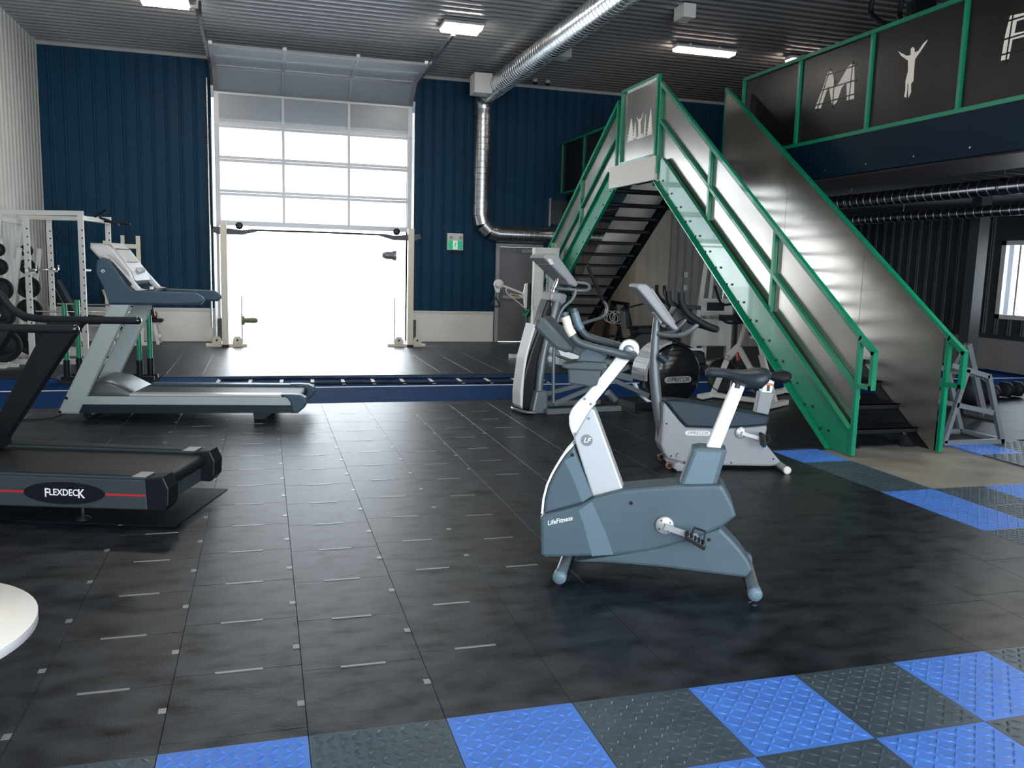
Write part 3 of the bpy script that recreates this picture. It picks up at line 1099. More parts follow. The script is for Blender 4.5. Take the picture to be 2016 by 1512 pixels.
strip_light('strip_light', 'bright strip light at the top left edge above the treadmills', -1.75, -1.05, 14.55, 'lamp_cool', 0.5)
strip_light('strip_light', 'bright double tube light beside the right door track', 2.85, 3.5, 14.3, 'lamp_cool', 0.5)
strip_light('strip_light', 'pinkish strip light on the dark ceiling above the landing', 6.95, 8.1, 14.1, 'lamp_warm', 0.26)
strip_light('strip_light', 'pinkish strip light half hidden behind the mezzanine railing', 9.2, 10.35, 14.05, 'lamp_warm', 0.26)
strip_light('strip_light', 'white strip light under the mezzanine at the right edge', 6.85, 7.9, 6.15, 'lamp_cool', 0.16, 0.12, ZM - 0.46)
for k, (xx, yy, lab) in enumerate(((-1.4, 7.2, 'over the treadmills out of view'), (3.2, 7.2, 'above the silver bike out of view'), (-1.4, 0.4, 'over the white table out of view'), (3.2, 0.4, 'over the front tiles out of view'))):  # assumed lamps outside the frame, added to light the foreground
    strip_light('strip_light', 'added double tube fill light ' + lab, xx - 0.33, xx + 0.33, yy, 'lamp_cool', 0.5)
for x, lab in ((5.60, 'left'), (5.88, 'right')):
    o = thing('dome_camera', 'small dark dome camera on the ceiling near the back wall, the %s one' % lab, 'camera', (x, 17.9, ZC), 0, 'dome cameras')
    MB().lathe([(0.06, 0.0), (0.06, -0.05), (0.055, -0.06)], (0, 0, 0), 'z', 20).build('housing', 'trim_grey', o)
    MB().lathe([(0.05, -0.06), (0.046, -0.085), (0.03, -0.105), (0.004, -0.112)], (0, 0, 0), 'z', 20).build('dome', 'black_gloss', o)
o = thing('junction_box', 'white metal box on the ceiling at the top edge', 'box', (6.15, 12.2, ZC - 0.20))
MB().box(-0.10, 0.10, -0.16, 0.16, 0, 0.20).build('box_body', 'trim_white', o)
MB().box(-0.09, 0.09, -0.165, -0.16, 0.02, 0.18).build('cover_plate', 'sign_white', o)
o = thing('air_vent', 'white framed vent grille high on the back wall beside the stairs', 'vent', (6.22, YB - 0.03, 2.62))
MB().box(-0.03, 0.0, -0.06, 0.02, 0.0, 0.62).build('frame', 'trim_grey', o)
MB().box(0.0, 0.5, -0.04, 0.0, 0.05, 0.57).build('grille', 'wall_grey', o)

# exit sign with emergency lamps
o = thing('exit_sign', 'green running man exit sign with twin emergency lamps on the blue wall', 'sign', (4.03, YB - 0.03, 2.02))
MB().box(-0.175, 0.175, -0.08, 0.0, 0, 0.36).build('sign_box', 'sign_white', o)
sg = MB().box(-0.155, 0.155, -0.086, -0.08, 0.02, 0.20).build('green_panel', 'exit_green', o)
MB().box(-0.05, 0.05, -0.090, -0.086, 0.02, 0.20).build('doorway_symbol', 'exit_white', sg)
rm = MB()
rm.cyl((0.012, -0.095, 0.165), (0.012, -0.0905, 0.165), 0.013, 12)
for a, b, w in (((0.005, 0.148), (-0.008, 0.095), 0.022), ((-0.008, 0.1), (0.02, 0.07), 0.014), ((0.02, 0.07), (0.012, 0.038), 0.012), ((-0.008, 0.1), (-0.022, 0.065), 0.014), ((-0.022, 0.065), (-0.044, 0.06), 0.012), ((0.003, 0.145), (0.035, 0.125), 0.010), ((0.003, 0.145), (-0.028, 0.128), 0.010)):
    rm.bar((a[0], -0.0925, a[1]), (b[0], -0.0925, b[1]), 0.004, w)
rm.build('running_figure', 'exit_green', sg)
for dx in (-0.095, 0.115):
    h = MB().lathe([(0.03, -0.08), (0.042, -0.10), (0.042, -0.12)], (dx, 0, 0.27), 'y', 16).build('lamp_head', 'sign_white', o)
    MB().lathe([(0.036, -0.1205), (0.030, -0.125)], (dx, 0, 0.27), 'y', 16).build('lens', 'trim_grey', h)
# ================================================================== FRONT UPRIGHT BIKE
def seat(name, parent, x0, x1, z, wmax, m, dz=0.0):
    L = x1 - x0
    prof = [(0.0, .25, -.30, -.05), (0.02, .30, -.36, .02), (0.10, .36, -.40, .08), (0.25, .36, -.42, .04), (0.42, .48, -.55, .0), (0.58, .72, -.80, -.01), (0.72, .93, -.98, .04), (0.86, 1.0, -.92, .08), (0.95, .86, -.60, .03), (0.99, .60, -.36, -.04), (1.0, .40, -.26, -.10)]
    secs = [(x0 + L * t, wmax * w, z + b * 0.105 + dz * t, z + tp * 0.15 + dz * t) for t, w, b, tp in prof]
    return MB().loft(secs, 24, 2.5).build(name, m, parent)


def crank_set(parent, cx, cz, y, r, L, ang, arm_m, disc_m, pedal_w=0.10, strap=True, tilt=0.0, accent=None):
    for sd in (-1, 1):
        a = ang if sd < 0 else ang + PI
        yy = sd * y
        hub = MB().lathe([(r * 0.4, 0), (r, 0.004), (r, 0.014), (r * 0.9, 0.02), (0.01, 0.02)], (cx, yy, cz), 'y', 28)
        if sd < 0:
            hub = MB().lathe([(r * 0.4, 0), (r, -0.004), (r, -0.014), (r * 0.9, -0.02), (0.01, -0.02)], (cx, yy, cz), 'y', 28)
        hb = hub.build('crank_disc', disc_m, parent)
        hl = MB()
        for k in range(4):
            aa = k * PI / 2 + 0.6
            hl.cyl((cx + math.cos(aa) * r * 0.68, yy + sd * 0.018, cz + math.sin(aa) * r * 0.68), (cx + math.cos(aa) * r * 0.68, yy + sd * 0.024, cz + math.sin(aa) * r * 0.68), r * 0.09, 8)
        hl.build('disc_bolt', 'black_plastic', hb)
        ex, ez = cx + math.cos(a) * L, cz + math.sin(a) * L
        arm = MB().bar((cx, yy + sd * 0.03, cz), (ex, yy + sd * 0.045, ez), 0.016, 0.032)
        arm.cyl((ex, yy + sd * 0.03, ez), (ex, yy + sd * 0.06, ez), 0.02, 12)
        arm.build('crank_arm', arm_m, parent)
        pd = MB()
        ct, sn = math.cos(tilt), math.sin(tilt)

        def rot(x, z):
            return (ex + x * ct - z * sn, ez + x * sn + z * ct)
        y0, y1 = yy + sd * 0.055, yy + sd * (0.055 + pedal_w)
        for (xa, za, xb, zb) in ((-0.055, -0.014, 0.055, 0.014),):
            pl = [rot(-0.055, -0.012), rot(0.055, -0.012), rot(0.06, 0.0), rot(0.055, 0.012), rot(-0.055, 0.012), rot(-0.06, 0.0)]
            pd.prism(pl, min(y0, y1), max(y0, y1), 0.004)
        p = pd.build('pedal', 'black_plastic', parent)
        gr_ = MB()
        for k in range(5):
            q0 = rot(-0.044 + k * 0.022, 0.012)
            q1 = rot(-0.044 + k * 0.022, 0.017)
            gr_.bar((q0[0], (y0 + y1) / 2, q0[1]), (q1[0], (y0 + y1) / 2, q1[1]), pedal_w * 0.85, 0.006)
        gr_.build('pedal_tread', 'pewter', p)
        if strap:
            a0, a1, a2, a3 = rot(-0.05, 0.0), rot(-0.05, 0.075), rot(0.03, 0.075), rot(0.05, 0.0)
            tb = MB()
            for u, v in ((rot(-0.03, 0.01), rot(-0.04, 0.055)), (rot(-0.04, 0.055), rot(0.02, 0.07)), (rot(0.02, 0.07), rot(0.045, 0.01))):
                tb.bar((u[0], (y0 + y1) / 2, u[1]), (v[0], (y0 + y1) / 2, v[1]), 0.03, 0.004)
            sb = tb.build('pedal_strap', 'black_plastic', p)
        if accent:
            q = rot(0.062, 0.004)
            MB().box(q[0] - 0.008, q[0] + 0.02, min(y0, y1) + 0.02, max(y0, y1) - 0.03, q[1] - 0.012, q[1] + 0.012).build('strap_tab', accent, p)


lfb = thing('exercise_bike', 'grey upright exercise bike with white neck standing alone in the foreground', 'exercise bike', (2.09, 4.125, 0), R(-26.5), 'upright exercise bikes')
shell = MB().prism([(-0.657, 0.325), (-0.629, 0.349), (-0.438, 0.418), (-0.361, 0.466), (-0.202, 0.521), (0.091, 0.566), (0.309, 0.588), (0.331, 0.567), (0.379, 0.481), (0.398, 0.421), (0.333, 0.359), (0.276, 0.326), (0.145, 0.257), (-0.048, 0.188), (-0.236, 0.145), (-0.621, 0.102), (-0.645, 0.117)], -0.11, 0.11, 0.02).build('body_shell', 'lf_grey', lfb)
for yy in (-0.1115, 0.1085):
    MB().prism([(-0.443, 0.387), (-0.415, 0.32), (-0.359, 0.135), (-0.242, 0.156), (-0.29, 0.28), (-0.372, 0.446)], yy, yy + 0.003).build('side_band', 'lf_light', shell)
MB().prism([(0.319, 0.345), (0.385, 0.285), (0.438, 0.231), (0.480, 0.175), (0.504, 0.128), (0.475, 0.076), (0.022, 0.095), (-0.28, 0.092), (-0.462, 0.085), (-0.203, 0.151), (0.0, 0.205), (0.157, 0.265)], -0.085, 0.085, 0.018).build('tail_fin', 'lf_grey', lfb)
sh = MB().prism([(-0.488, 0.739), (-0.525, 0.693), (-0.560, 0.635), (-0.592, 0.572), (-0.617, 0.509), (-0.634, 0.43), (-0.640, 0.343), (-0.431, 0.418), (-0.37, 0.46), (-0.451, 0.649)], -0.075, 0.075, 0.015).build('front_shroud', 'lf_grey', lfb)
for yy in (-0.0765, 0.0735):
    MB().prism([(-0.535, 0.655), (-0.475, 0.69), (-0.451, 0.640), (-0.375, 0.468), (-0.428, 0.425), (-0.48, 0.55)], yy, yy + 0.003).build('shroud_band', 'lf_light', sh)
gm = MB()
gp_ = [(-0.492, 0.745), (-0.535, 0.693), (-0.570, 0.635), (-0.602, 0.572), (-0.627, 0.509), (-0.644, 0.43), (-0.650, 0.343)]
for a, b in zip(gp_, gp_[1:]):
    gm.bar((a[0], 0, a[1]), (b[0], 0, b[1]), 0.145, 0.012)
gm.build('shroud_edge', 'machine_white', sh)
nk = MB().prism([(-0.491, 0.782), (-0.408, 0.948), (-0.385, 0.945), (-0.366, 0.904), (-0.204, 0.503), (-0.371, 0.452), (-0.43, 0.61)], -0.055, 0.055, 0.010).build('neck', 'lf_silver', lfb)
MB().prism([(-0.523, 0.895), (-0.515, 0.925), (-0.503, 0.947), (-0.475, 0.982), (-0.444, 1.013), (-0.38, 0.971), (-0.402, 0.948), (-0.491, 0.782), (-0.508, 0.815), (-0.520, 0.85)], -0.052, 0.052, 0.012).build('neck_bend', 'machine_white', lfb)
MB().prism([(-0.444, 1.012), (-0.281, 1.233), (-0.209, 1.22), (-0.387, 0.975)], -0.045, 0.045, 0.010).build('stem', 'machine_white', lfb)
cp = MB()
cp.lathe([(0.010, -0.052), (0.034, -0.052), (0.050, -0.048), (0.054, -0.040), (0.054, 0.040), (0.050, 0.048), (0.010, 0.052)], (-0.212, 0, 1.278), 'y', 28)
cap = cp.build('pivot_cap', 'machine_white', lfb)
MB().lathe([(0.030, -0.053), (0.030, -0.056), (0.008, -0.056)], (-0.212, 0, 1.278), 'y', 24).build('cap_insert', 'pewter', cap)
# handlebar
hp = [(-0.546, -0.225, 1.478), (-0.540, -0.225, 1.455), (-0.518, -0.225, 1.39), (-0.473, -0.225, 1.330), (-0.40, -0.222, 1.305), (-0.30, -0.205, 1.283), (-0.225, -0.165, 1.263), (-0.192, -0.10, 1.255), (-0.185, 0.0, 1.258)]
full = hp + [(x, -y, z) for x, y, z in reversed(hp[:-1])]
hb = MB().tube(full, 0.021, 14, 5).build('handlebar', 'lf_dark', lfb)
for sd in (-1, 1):
    MB().tube([(-0.541, sd * 0.225, 1.455), (-0.530, sd * 0.225, 1.425), (-0.519, sd * 0.225, 1.392), (-0.498, sd * 0.225, 1.36)], 0.0235, 12, 3).build('grip_sensor', 'lf_light' if sd > 0 else 'cream_paint', hb)
cs = MB().prism([(-0.719, 1.385), (-0.712, 1.42), (-0.690, 1.437), (-0.655, 1.435), (-0.50, 1.285), (-0.512, 1.262), (-0.545, 1.258), (-0.60, 1.275)], -0.135, 0.135, 0.018).build('console', 'lf_dark', lfb)
cs_n = Vector((0.695, 0, 0.719))
cf = MB()
cf.bar((-0.686, 0, 1.424), (-0.53, 0, 1.275), 0.22, 0.012)
face = cf.build('console_face', 'lf_grey', cs)
MB().bar((-0.655, 0, 1.405), (-0.612, 0, 1.364), 0.11, 0.016).build('display', 'screen', face)
kb = MB()
for r_ in range(3):
    for c_ in range(4):
        t = 0.52 + r_ * 0.13
        px, pz = -0.686 + 0.156 * t, 1.424 - 0.149 * t
        kb.bar((px - 0.006, -0.06 + c_ * 0.04, pz + 0.006), (px + 0.006, -0.06 + c_ * 0.04, pz - 0.006), 0.024, 0.018)
kb.build('keypad', 'tm_navy', face)
MB().prism([(-0.545, 1.300), (-0.348, 1.226), (-0.290, 1.215), (-0.30, 1.19), (-0.363, 1.19), (-0.555, 1.262)], -0.04, 0.04, 0.006).build('console_bracket', 'lf_dark', lfb)
ty = MB()
ty.prism([(-0.532, 1.172), (-0.525, 1.093), (-0.515, 1.085), (-0.40, 1.075), (-0.372, 1.085), (-0.352, 1.172)], -0.105, 0.105, 0.010)
tr_ = ty.build('bottle_tray', 'lf_dark', lfb)
MB().prism([(-0.56, 1.195), (-0.56, 1.175), (-0.53, 1.168), (-0.345, 1.168), (-0.32, 1.185), (-0.33, 1.205), (-0.45, 1.21)], -0.12, 0.12, 0.008).build('tray_rim', 'lf_dark', tr_)
MB().prism([(-0.49, 1.20), (-0.35, 1.20), (-0.33, 1.235), (-0.43, 1.285), (-0.47, 1.26)], -0.05, 0.05, 0.01).build('tray_support', 'lf_grey', tr_)
# seat
seat('seat', lfb, 0.20, 0.535, 1.19, 0.122, 'seat_black', 0.012)
MB().cyl((0.365, 0, 1.10), (0.372, 0, 1.15), 0.035, 16).build('seat_clamp', 'dark_steel', lfb)
MB().prism([(0.344, 1.13), (0.408, 1.112), (0.297, 0.76), (0.225, 0.766)], -0.032, 0.032, 0.006).build('seat_post', 'machine_white', lfb)
hs = MB().prism([(0.151, 0.763), (0.19, 0.775), (0.327, 0.772), (0.332, 0.76), (0.286, 0.555), (0.092, 0.552)], -0.072, 0.072, 0.014).build('post_housing', 'lf_grey', lfb)
MB().prism([(0.175, 0.755), (0.305, 0.757), (0.266, 0.575), (0.118, 0.572)], -0.0745, 0.0745).build('housing_face', 'lf_light', hs)
crank_set(lfb, 0.026, 0.347, 0.112, 0.05, 0.165, R(-14), 'silver_paint', 'silver_paint', 0.10, True, R(-28))
for sx, zz, ft in ((-0.515, 0.062, 0), (0.500, 0.068, 1)):
    stb = MB().cyl((sx, -0.27, zz), (sx, 0.27, zz), 0.031, 20).build('stabiliser', 'pewter', lfb)
    for sd in (-1, 1):
        MB().lathe([(0.036, 0), (0.038, sd * 0.05), (0.034, sd * 0.062), (0.012, sd * 0.066)], (sx, sd * 0.235, zz), 'y', 20).build('end_cap', 'lf_light', stb)
        if ft:
            MB().lathe([(0.008, 0.035), (0.008, 0.014), (0.024, 0.010), (0.026, 0.0)], (sx, sd * 0.25, 0.0), 'z', 16).build('levelling_foot', 'black_plastic', stb)
        else:
            MB().lathe([(0.008, 0.035), (0.012, 0.024), (0.024, 0.018), (0.024, 0.0)], (sx, sd * 0.16, 0.0), 'z', 16).build('levelling_foot', 'black_plastic', stb)
em = MB().cyl((-0.417, -0.0555, 0.773), (-0.417, -0.059, 0.773), 0.032, 28).build('emblem', 'pewter', nk)
lettering('LF', 0.038, 'text_white', nk, (-0.417, -0.0595, 0.773), shear=0.25)
lettering('LifeFitness', 0.036, 'text_white', shell, (-0.545, -0.1105, 0.322), (PI / 2, R(-17), 0), shear=0.3, xs=0.95)
bl = MB()
for x, z, y in ((-0.439, 1.000, 0.046), (-0.405, 0.975, 0.046), (-0.412, 0.895, 0.053), (-0.482, 0.805, 0.053)):
    for sd in (-1, 1):
        bl.cyl((x, sd * y, z), (x, sd * (y + 0.006), z), 0.008, 12)
bl.build('screw', 'pewter', lfb, 'stuff')
bl = MB()
for x, z, y in ((-0.492, 0.690, 0.074), (-0.159, 0.453, 0.109), (-0.43, 0.105, 0.08), (0.265, 0.275, 0.084)):
    for sd in (-1, 1):
        bl.cyl((x, sd * y, z), (x, sd * (y + 0.005), z), 0.010, 12)
bl.build('rubber_plug', 'black_plastic', lfb, 'stuff')

# ================================================================== SECOND UPRIGHT BIKE
pb = thing('exercise_bike', 'silver upright exercise bike with tall tilted screen and dark top cover by the stairs', 'exercise bike', (3.9, 6.53, 0), R(-13.5), 'upright exercise bikes')
lo = MB().prism([(-0.600, 0.555), (-0.578, 0.575), (-0.50, 0.485), (-0.434, 0.410), (-0.384, 0.364), (-0.053, 0.358), (0.2, 0.378), (0.325, 0.395), (0.333, 0.365), (0.320, 0.29), (0.325, 0.235), (0.39, 0.165), (0.479, 0.068), (0.475, 0.045), (0.386, 0.03), (-0.032, 0.03), (-0.30, 0.045), (-0.46, 0.06), (-0.534, 0.088), (-0.575, 0.14), (-0.600, 0.205), (-0.596, 0.40)], -0.125, 0.125, 0.02).build('body_shell', 'pb_light', pb)
MB().prism([(-0.574, 0.581), (-0.545, 0.598), (-0.40, 0.592), (-0.237, 0.570), (0.0, 0.532), (0.23, 0.490), (0.35, 0.469), (0.350, 0.43), (0.335, 0.390), (0.2, 0.374), (-0.047, 0.354), (-0.379, 0.360), (-0.429, 0.407), (-0.50, 0.485)], -0.118, 0.118, 0.025).build('top_cover', 'pb_dark', pb)
MB().tube([(-0.66, 0, 1.30), (-0.668, 0, 1.10), (-0.665, 0, 0.90), (-0.647, 0, 0.72), (-0.615, 0, 0.52), (-0.575, 0, 0.33), (-0.555, 0, 0.22)], 0.042, 18, 5, [0.030, 0.036, 0.042, 0.046, 0.046, 0.044, 0.040]).build('mast', 'graphite_paint', pb)
scr = MB().prism([(-0.892, 1.560), (-0.880, 1.583), (-0.850, 1.590), (-0.800, 1.588), (-0.766, 1.562), (-0.506, 1.222), (-0.520, 1.208), (-0.552, 1.211), (-0.637, 1.279), (-0.832, 1.501)], -0.17, 0.17, 0.015).build('console', 'pb_light', pb)
MB().bar((-0.750, 0, 1.553), (-0.535, 0, 1.271), 0.28, 0.010).build('display', 'screen', scr)
MB().prism([(-0.700, 1.34), (-0.655, 1.38), (-0.60, 1.30), (-0.635, 1.24)], -0.05, 0.05, 0.008).build('console_mount', 'silver_paint', pb)
MB().tube([(-0.650, -0.03, 1.166), (-0.58, -0.10, 1.158), (-0.48, -0.17, 1.17), (-0.40, -0.21, 1.225), (-0.345, -0.22, 1.292), (-0.33, -0.22, 1.31)], 0.021, 12, 5).build('support_bar', 'graphite_paint', pb)
MB().tube([(-0.650, 0.03, 1.166), (-0.58, 0.10, 1.158), (-0.48, 0.17, 1.17), (-0.40, 0.21, 1.225), (-0.345, 0.22, 1.292), (-0.33, 0.22, 1.31)], 0.021, 12, 5).build('support_bar', 'graphite_paint', pb)
for sd in (-1, 1):
    MB().tube([(-0.522, sd * 0.235, 1.530), (-0.518, sd * 0.235, 1.47), (-0.500, sd * 0.235, 1.42), (-0.442, sd * 0.232, 1.346), (-0.34, sd * 0.226, 1.285), (-0.25, sd * 0.215, 1.244), (-0.194, sd * 0.20, 1.228)], 0.030, 14, 5).build('handlebar', 'black_rubber', pb)
MB().tube([(-0.196, -0.20, 1.228), (-0.180, -0.1, 1.222), (-0.176, 0, 1.22), (-0.180, 0.1, 1.222), (-0.196, 0.20, 1.228)], 0.030, 14, 4).build('handle_link', 'black_rubber', pb)
MB().prism([(-0.60, 1.22), (-0.45, 1.30), (-0.44, 1.36), (-0.52, 1.40)], -0.10, 0.10, 0.01).build('console_back', 'black_plastic', pb)
MB().cyl((-0.632, -0.055, 0.975), (-0.575, -0.075, 0.93), 0.036, 18).build('bottle_holder', 'pb_dark', pb)
MB().prism([(0.270, 0.679), (0.402, 0.670), (0.362, 0.472), (0.246, 0.494)], -0.048, 0.048, 0.014).build('post_sleeve', 'pb_light', pb)
MB().prism([(0.310, 0.79), (0.402, 0.782), (0.378, 0.655), (0.285, 0.665)], -0.036, 0.036, 0.008).build('seat_post', 'machine_white', pb)
MB().box(0.333, 0.358, -0.0385, -0.036, 0.685, 0.735).build('height_scale', 'text_black', pb)
MB().prism([(0.262, 0.752), (0.27, 0.765), (0.38, 0.752), (0.385, 0.735), (0.30, 0.742)], -0.055, -0.03, 0.004).build('adjuster_lever', 'orange', pb)
seat('seat', pb, 0.20, 0.535, 0.845, 0.125, 'black_rubber', 0.01)
crank_set(pb, 0.097, 0.329, 0.127, 0.052, 0.165, R(-14), 'silver_paint', 'silver_paint', 0.09, True, R(-80), 'sky_plastic')
rs = MB().tube([(0.475, -0.27, 0.033), (0.468, -0.12, 0.040), (0.466, 0.0, 0.042), (0.468, 0.12, 0.040), (0.475, 0.27, 0.033)], 0.032, 16, 4).build('stabiliser', 'pb_light', pb)
fs = MB().prism([(-0.50, 0.075), (-0.46, 0.085), (-0.40, 0.06), (-0.40, 0.0), (-0.47, 0.0), (-0.51, 0.03)], -0.25, 0.25, 0.02).build('stabiliser', 'pb_light', pb)
for sd in (-1, 1):
    MB().lathe([(0.034, 0), (0.034, sd * 0.012), (0.02, sd * 0.014)], (0.475, sd * 0.268, 0.034), 'y', 18).build('end_cap', 'trim_white', rs)
    w = MB().cyl((-0.525, sd * 0.15, 0.036), (-0.525, sd * 0.175, 0.036), 0.030, 20).build('transport_wheel', 'rust', fs)
    MB().cyl((-0.525, sd * 0.14, 0.036), (-0.525, sd * 0.182, 0.036), 0.018, 12).build('wheel_hub', 'black_plastic', w)
lb = MB().prism([(-0.393, 0.316), (-0.386, 0.332), (-0.37, 0.338), (-0.194, 0.338), (-0.178, 0.332), (-0.171, 0.317), (-0.178, 0.302), (-0.194, 0.296), (-0.37, 0.296), (-0.386, 0.302)], -0.129, -0.125).build('name_plate', 'machine_white', lo)
lettering('///PRECOR', 0.040, 'pb_light', lo, (-0.282, -0.130, 0.317), shear=0.2)
bl = MB()
for x, z in ((-0.51, 0.53), (-0.558, 0.395), (-0.505, 0.11), (0.03, 0.06), (0.40, 0.10)):
    for sd in (-1, 1):
        bl.cyl((x, sd * 0.118, z), (x, sd * 0.131, z), 0.007, 10)
bl.build('screw', 'black_plastic', pb, 'stuff')
MB().cyl((-0.44, -0.125, 0.12), (-0.44, -0.145, 0.12), 0.02, 14).build('power_socket', 'pewter', pb)

# ================================================================== ELLIPTICAL
el_ = thing('elliptical_trainer', 'silver elliptical trainer with black flywheel drum beneath the staircase', 'elliptical', (4.05, 9.62, 0), R(8))
MB().prism([(-0.99, 1.03), (-0.955, 1.18), (-0.90, 1.33), (-0.86, 1.33), (-0.84, 1.18), (-0.92, 0.95), (-1.00, 0.60), (-1.03, 0.25), (-1.03, 0.04), (-1.19, 0.04), (-1.22, 0.14), (-1.20, 0.39), (-1.10, 0.74)], -0.11, 0.11, 0.025).build('tower_core', 'black_plastic', el_)
wb_ = MB().prism([(-1.055, 1.00), (-1.11, 0.82), (-1.146, 0.672), (-1.172, 0.50), (-1.182, 0.355), (-1.190, 0.05), (-1.222, 0.10), (-1.226, 0.25), (-1.212, 0.39), (-1.182, 0.65), (-1.105, 0.94), (-1.07, 1.05)], -0.118, 0.118, 0.012).build('tower_band', 'machine_white', el_)
for sd in (-1, 1):
    MB().tube([(-0.735, sd * 0.07, 1.395), (-0.80, sd * 0.075, 1.18), (-0.90, sd * 0.085, 0.80), (-0.965, sd * 0.10, 0.45), (-0.985, sd * 0.11, 0.18)], 0.05, 16, 4, [0.058, 0.06, 0.052, 0.048, 0.046]).build('upright', 'graphite_paint', el_)
    MB().prism([(-1.055, 0.27), (-0.92, 0.27), (-0.90, 0.20), (-0.90, 0.06), (-0.78, 0.035), (-0.775, 0.0), (-1.06, 0.0), (-1.10, 0.04)], sd * 0.13 - 0.07, sd * 0.13 + 0.07, 0.02).build('tower_foot', 'graphite_paint', el_)
MB().tube([(-1.07, -0.22, 0.022), (-1.19, -0.17, 0.03), (-1.245, 0, 0.04), (-1.19, 0.17, 0.03), (-1.07, 0.22, 0.022)], 0.018, 10, 4).build('bumper_rail', 'graphite_paint', el_)
MB().prism([(-0.885, 1.33), (-0.875, 1.41), (-0.84, 1.425), (-0.68, 1.405), (-0.655, 1.385), (-0.665, 1.31), (-0.72, 1.26)], -0.13, 0.13, 0.03).build('tower_cap', 'pb_light', el_)
MB().cyl((-0.80, 0, 1.38), (-0.71, 0, 1.60), 0.024, 14).build('console_stalk', 'chrome', el_)
cn = MB().prism([(-1.020, 1.810), (-1.005, 1.845), (-0.968, 1.862), (-0.870, 1.858), (-0.810, 1.825), (-0.556, 1.535), (-0.555, 1.505), (-0.583, 1.484), (-0.678, 1.512), (-0.712, 1.560)], -0.19, 0.19, 0.02).build('console', 'pb_light', el_)
MB().bar((-0.80, 0, 1.822), (-0.60, 0, 1.594), 0.30, 0.010).build('display', 'screen', cn)
MB().prism([(-0.97, 1.80), (-0.92, 1.80), (-0.88, 1.745), (-0.93, 1.735)], -0.193, 0.193).build('console_vent', 'trim_white', cn)
MB().tube([(-0.77, -0.06, 1.462), (-0.68, -0.16, 1.456), (-0.54, -0.235, 1.445), (-0.455, -0.24, 1.455), (-0.425, -0.23, 1.49), (-0.452, -0.20, 1.525), (-0.577, -0.12, 1.542)], 0.020, 12, 5).build('fixed_grip', 'graphite_paint', el_)
MB().tube([(-0.77, 0.06, 1.462), (-0.68, 0.16, 1.456), (-0.54, 0.235, 1.445), (-0.455, 0.24, 1.455), (-0.425, 0.23, 1.49), (-0.452, 0.20, 1.525), (-0.577, 0.12, 1.542)], 0.020, 12, 5).build('fixed_grip', 'graphite_paint', el_)
MB().tube([(-0.157, 0.32, 1.744), (-0.06, 0.32, 1.56), (0.09, 0.32, 1.30)], 0.023, 12, 4).build('swing_grip', 'black_rubber', el_)
MB().tube([(0.085, 0.32, 1.31), (0.135, 0.32, 1.255), (0.150, 0.32, 1.19), (0.10, 0.32, 1.11), (-0.12, 0.31, 1.045), (-0.38, 0.29, 0.967), (-0.60, 0.26, 0.89), (-0.78, 0.22, 0.84)], 0.021, 12, 5).build('swing_arm', 'graphite_paint', el_)
MB().tube([(-0.645, -0.30, 1.46), (-0.655, -0.30, 1.40), (-0.70, -0.30, 1.33), (-0.80, -0.29, 1.235), (-0.86, -0.27, 1.05), (-0.885, -0.27, 0.72), (-0.882, -0.28, 0.40), (-0.878, -0.29, 0.14)], 0.019, 12, 5).build('swing_arm', 'graphite_paint', el_)
MB().tube([(-0.60, 0.30, 0.86), (-0.70, 0.30, 0.60), (-0.78, 0.30, 0.30), (-0.79, 0.30, 0.16)], 0.019, 12, 4).build('swing_arm', 'graphite_paint', el_)
for sd in (-1, 1):
    MB().bar((-0.86, sd * 0.26, 0.125), (-0.05, sd * 0.24, 0.40 - 0.1 * (sd > 0)), 0.04, 0.045).build('pedal_arm', 'graphite_paint', el_)
    MB().bar((-0.09, sd * 0.24, 0.395 - 0.1 * (sd > 0)), (0.46, sd * 0.24, 0.17 + 0.3 * (sd > 0)), 0.04, 0.055).build('crank_link', 'graphite_paint', el_)
    MB().prism([(-0.82, 0.78), (-0.47, 0.665), (-0.45, 0.63), (-0.515, 0.604), (-0.76, 0.685)], sd * 0.15 - 0.07, sd * 0.15 + 0.07, 0.01).build('foot_plate', 'machine_white', el_)
    MB().bar((-0.95, sd * 0.25, 0.035), (0.055, sd * 0.25, 0.035), 0.06, 0.06).build('base_rail', 'graphite_paint', el_)
    ro = MB().cyl((-0.10, sd * 0.20, 0.225), (0.01, sd * 0.20, 0.125), 0.045, 16).build('ramp_roller', 'graphite_paint', el_)
MB().bar((-0.70, 0, 0.60), (0.35, 0, 0.36), 0.10, 0.08).build('ramp_beam', 'pewter', el_)
dm = MB().lathe([(0.05, -0.17), (0.33, -0.17), (0.37, -0.15), (0.385, -0.12), (0.385, 0.12), (0.37, 0.15), (0.33, 0.17), (0.05, 0.17)], (0.92, 0, 0.408), 'y', 48).build('flywheel_drum', 'black_gloss', el_)
MB().box(0.30, 1.35, -0.20, 0.20, 0.0, 0.075).build('rear_base', 'black_plastic', el_)
arc = []
for k in range(10):
    a = R(100 + k * 10)
    arc.append((0.90 + 0.43 * math.cos(a), -0.13, 0.408 + 0.415 * math.sin(a)))
am = MB()
for a, b in zip(arc, arc[1:]):
    am.bar((a[0], 0, a[2]), (b[0], 0, b[2]), 0.32, 0.03)
am.build('drum_guard', 'silver_paint', el_)
am = MB()
arc = [(0.86 + 0.55 * math.cos(R(195 + k * 9)), 0, 0.42 + 0.42 * math.sin(R(195 + k * 9))) for k in range(6)]
for a, b in zip(arc, arc[1:]):
    am.bar((a[0], -0.12, a[2]), (b[0], -0.12, b[2]), 0.05, 0.035)
am.build('guard_strip', 'machine_white', el_)
